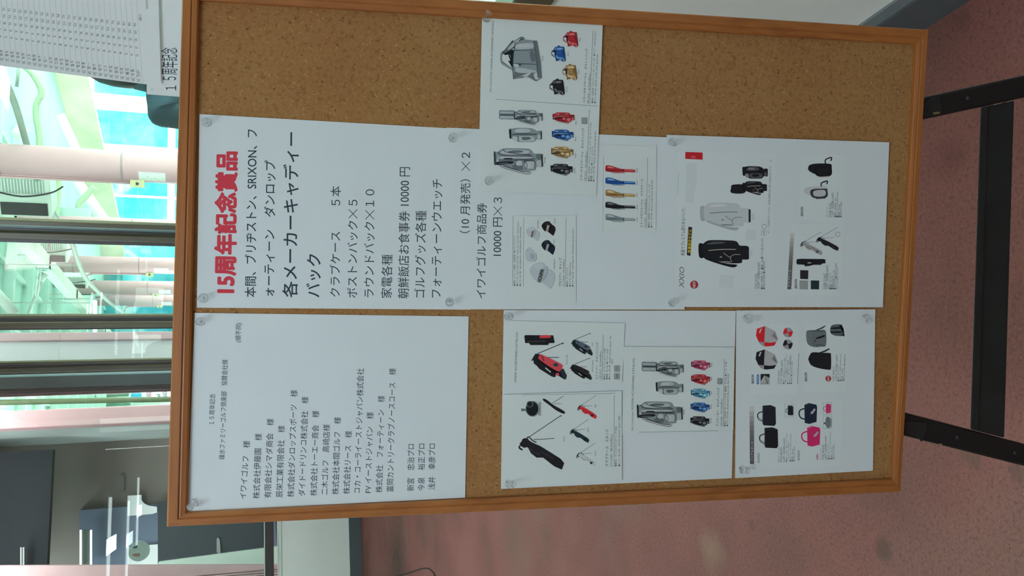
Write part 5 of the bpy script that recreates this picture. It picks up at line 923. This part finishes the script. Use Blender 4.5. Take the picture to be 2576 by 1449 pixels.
bk = hit_a((200, 1114), 11.2).dot(E2)
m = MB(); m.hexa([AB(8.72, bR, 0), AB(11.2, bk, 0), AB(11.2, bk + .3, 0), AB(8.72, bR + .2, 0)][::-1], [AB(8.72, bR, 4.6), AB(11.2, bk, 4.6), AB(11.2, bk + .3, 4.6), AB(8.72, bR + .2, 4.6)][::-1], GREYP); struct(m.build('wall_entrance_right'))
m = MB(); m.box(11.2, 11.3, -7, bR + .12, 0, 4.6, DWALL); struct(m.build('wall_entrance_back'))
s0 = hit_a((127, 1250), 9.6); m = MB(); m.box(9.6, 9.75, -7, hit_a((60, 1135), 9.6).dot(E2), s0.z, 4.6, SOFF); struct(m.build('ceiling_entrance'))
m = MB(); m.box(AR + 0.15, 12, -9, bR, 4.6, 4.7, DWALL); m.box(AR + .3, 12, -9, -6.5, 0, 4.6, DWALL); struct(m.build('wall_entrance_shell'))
DOORM = mat('slate blue door', (0.145, 0.18, 0.255), .35, noise=.05, nscale=2)
d1 = struct(pxpoly('door_1', [(200, 1284), (395, 1268), (690, 1262), (700, 1424), (200, 1424)], 11.12, .07, DOORM)); d1['kind'] = 'structure'
pxpoly('lower_panel', [(397, 1262), (660, 1240), (662, 1424), (397, 1424)], 11.06, .05, mat('dark slate panel', (0.038, 0.045, 0.055), .4, noise=.08), d1)
pxpoly('door_handle', [(545, 1356), (549, 1352), (553, 1358), (555, 1388), (551, 1396), (545, 1388)], 11.03, .03, mat('brushed handle', (0.45, 0.46, 0.45), .3, metal=.6, noise=.05), d1)
o = pxpoly('paper_sign', [(321, 1247), (356, 1245), (356, 1258), (362, 1266), (374, 1272), (395, 1275), (395, 1289), (384, 1293), (321, 1298)], 11.08, .01, mat('white sign card', (0.80, 0.84, 0.83), .6, noise=.02)); tag(o, 'white card with a round bite cut away, on the slate door', 'sign')
o = pxpoly('paper_sign', [(321, 1376), (397, 1369), (397, 1421), (384, 1425), (321, 1431)], 11.08, .01, mat('white sign card', (0.80, 0.84, 0.83), .6)); tag(o, 'white square card low on the slate door behind the round sticker', 'sign')
stk = Vector(hit_a((350, 1386), AR + 0.03)); rr = (hit_a((350, 1360), AR + 0.03) - stk).length
m = MB(); m.lathe(stk, -E1, [(rr, 0), (rr, .0006), (0.0001, .0007)], mat('pale round sticker', (0.62, 0.68, 0.68), .5, noise=.03), 32); o = tag(m.build('round_sticker'), 'round pale sticker with small figures on the rear glass', 'sticker')
for col_, pts in (((0.45, 0.25, 0.2), [(330, 1396), (340, 1392), (352, 1392), (352, 1400), (340, 1400)]), ((0.12, 0.16, 0.2), [(334, 1376), (345, 1372), (346, 1378), (336, 1380)])):
    f = [hit_a(p, AR + 0.0285) for p in pts]; m = MB(); m.face(f, mat('figure %.2f' % col_[0], col_, .6)); m.build('figure', o)
# twin tube reflections in the rear glass, built as glowing tubes beyond it
for lab, y0, y1, xs, D in (('bright fluorescent lamp reflection in the rear glass, built above the slate door', 1333, 1422, (203, 229), 10.9), ('small fluorescent lamp reflection high at the left of the rear window', 1377, 1460, (52, 60), 9.4)):
    t = tag(empty('lamp_reflection', hit_a((sum(xs) / 2, (y0 + y1) / 2), D + .05)), lab, 'lamp reflection')
    m = MB(); q0, q1 = hit_a(((xs[0] + xs[1]) / 2, y0), D + .05), hit_a(((xs[0] + xs[1]) / 2, y1), D + .05); hw = abs(hit_a((xs[1], y0), D + .05).z - hit_a((xs[0], y0), D + .05).z) / 2
    m.hexa([q0 - EZ * hw, q1 - EZ * hw, q1 - EZ * hw + E1 * .05, q0 - EZ * hw + E1 * .05], [q0 + EZ * hw, q1 + EZ * hw, q1 + EZ * hw + E1 * .05, q0 + EZ * hw + E1 * .05], mat('reflected lamp casing', (.10, .13, .12), .5, noise=.05)); m.build('body', t)
    for x in xs:
        m = MB(); m.tube([hit_a((x, y0), D + .02), hit_a((x, y1), D + .02)], hw * .22, emis('reflected lamp glow', (.9, 1, .97), 1.6), 10); m.build('tube', t, smooth=True)
o = pxpoly('wall_socket', [(302, 1196), (312, 1196), (312, 1236), (302, 1236)], 11.18, .02, mat('grey socket plate', (.16, .16, .15), .5, noise=.04)); tag(o, 'grey socket plate on the dim brown wall', 'socket')
# pale ledge and pink ribbed wall at the far left
m = MB(); e0 = hit_a((400, 1412), 9.6); f = [hit_a(p, 9.6) for p in [(395, 1424), (400, 1413), (668, 1378), (700, 1374), (700, 1424)]]
m.hexa(f, [p + E1 * .08 for p in f], mat('pale green low panel', (0.62, 0.74, 0.67), .5, noise=.06, nscale=3)); struct(m.build('trim_7'))
PW2 = mat('pink ribbed siding', (0.62, 0.40, 0.42), .45, noise=.05, nscale=5)
sd_ = struct(pxpoly('wall_siding', [(-40, 1423), (665, 1420.5), (720, 1420), (720, 1560), (-40, 1560)], 8.6, .08, PW2))
for i in range(14):
    y = 1427 + 6.5 * i; pxpoly('rib', [(-40, y + 64), (700, y), (700, y + 3), (-40, y + 67)], 8.575, .03, PW2, sd_)
lamp('lamp_light', AB(10.3, -1.6, 3.9), 0.3, 60, (0, 0, TH), 1.6, (0.85, 0.97, 1.0))  # fill light added to brighten the entrance; its hanging fixture is made up
t = tag(empty('ceiling_lamp', AB(10.3, -1.6, 3.92)), 'added fill lamp, out of view above the entrance space behind the rear window', 'ceiling lamp')
m = MB(); m.box(10.15, 10.45, -2.4, -.8, 3.92, 3.97, CEIL); m.build('housing', t)
m = MB(); m.tube([AB(10.3, -1.6, 3.97), AB(10.3, -1.6, 4.6)], .01, CEIL, 8); m.build('hanger_rod', t)
# sign and fence seen through the corner pane
t = tag(empty('shop_sign', P_at((410, 1002), 19)), 'white banner with dark script letters by the corner pane', 'sign')
def signpoly(name, pts, mt, D=19, par=None, th=.03):
    f = [at_dist(p, D) for p in pts]; mb = MB(); mb.hexa([p + Vector((0, th, 0)) for p in f], f, mt); return mb.build(name, par)
signpoly('panel', [(320, 1014), (326, 985), (440, 975), (440, 1008)], mat('banner white', (.85, .88, .87), .6, noise=.02), par=t)
m = MB()
for y in (1012, 978):
    q = at_dist((440, y), 19.06); m.tube([Vector((q.x, q.y, GZ)), Vector((q.x, q.y, q.z + .9))], .03, PIPEW, 8)
m.build('frame_post', t)
signpoly('blue_field', [(329, 1001), (330, 988), (356, 986), (356, 1001)], mat('banner blue', (.05, .42, .62), .6), 18.97, t)
signpoly('pink_field', [(371, 1002), (368, 987), (381, 986), (379, 1003)], mat('banner pink', (.55, .32, .42), .6), 18.97, t)
sg = Sheet(lambda p, h: at_dist(p, 18.96 - h), 0); m = MB(); gk = mat('banner script', (.08, .16, .13), .6)
sg.text(m, 'ui', (405, 1005), (402, 992), 8, gk, 0.02, True, 0, .3); sg.text(m, '%G', (421, 1004), (419, 985), 10, gk, 0.02, True, 0, .3); m.build('script', t)
GF = mat('green mesh fence', (0.20, 0.42, 0.30), .6, noise=.15, nscale=4)
t = tag(empty('green_fence', P_at((200, 1005), 22)), 'green mesh fence with posts beyond the corner pane', 'fence')
A_, B_ = P_at((100, 960), 22), P_at((100, 1080), 22); A_.z = B_.z = GZ
m = MB(); m.hexa([A_, B_, B_ + Vector((0, .05, 0)), A_ + Vector((0, .05, 0))], [p + EZ * 5.5 for p in (A_, B_, B_ + Vector((0, .05, 0)), A_ + Vector((0, .05, 0)))], GF); m.build('mesh_panel', t)
for i in range(6):
    q = A_ + (B_ - A_) * i / 5; m = MB(); m.tube([q - Vector((0, .08, 0)), q - Vector((0, .08, 0)) + EZ * 5.5], .05, PIPEW, 8); m.build('post', t, smooth=True)
m = MB(); m.tube([at_dist((-30, 1013), 9.6), at_dist((330, 1006), 9.6), at_dist((520, 1003), 9.6)], .030, mat('olive green pole', (.11, .14, .07), .6, noise=.1), 10); tag(m.build('green_pole', smooth=True), 'olive green pole standing in front of the mesh fence', 'pole')
bpy.data.curves.remove(_fc) if False else bpy.data.objects.remove(_fo)
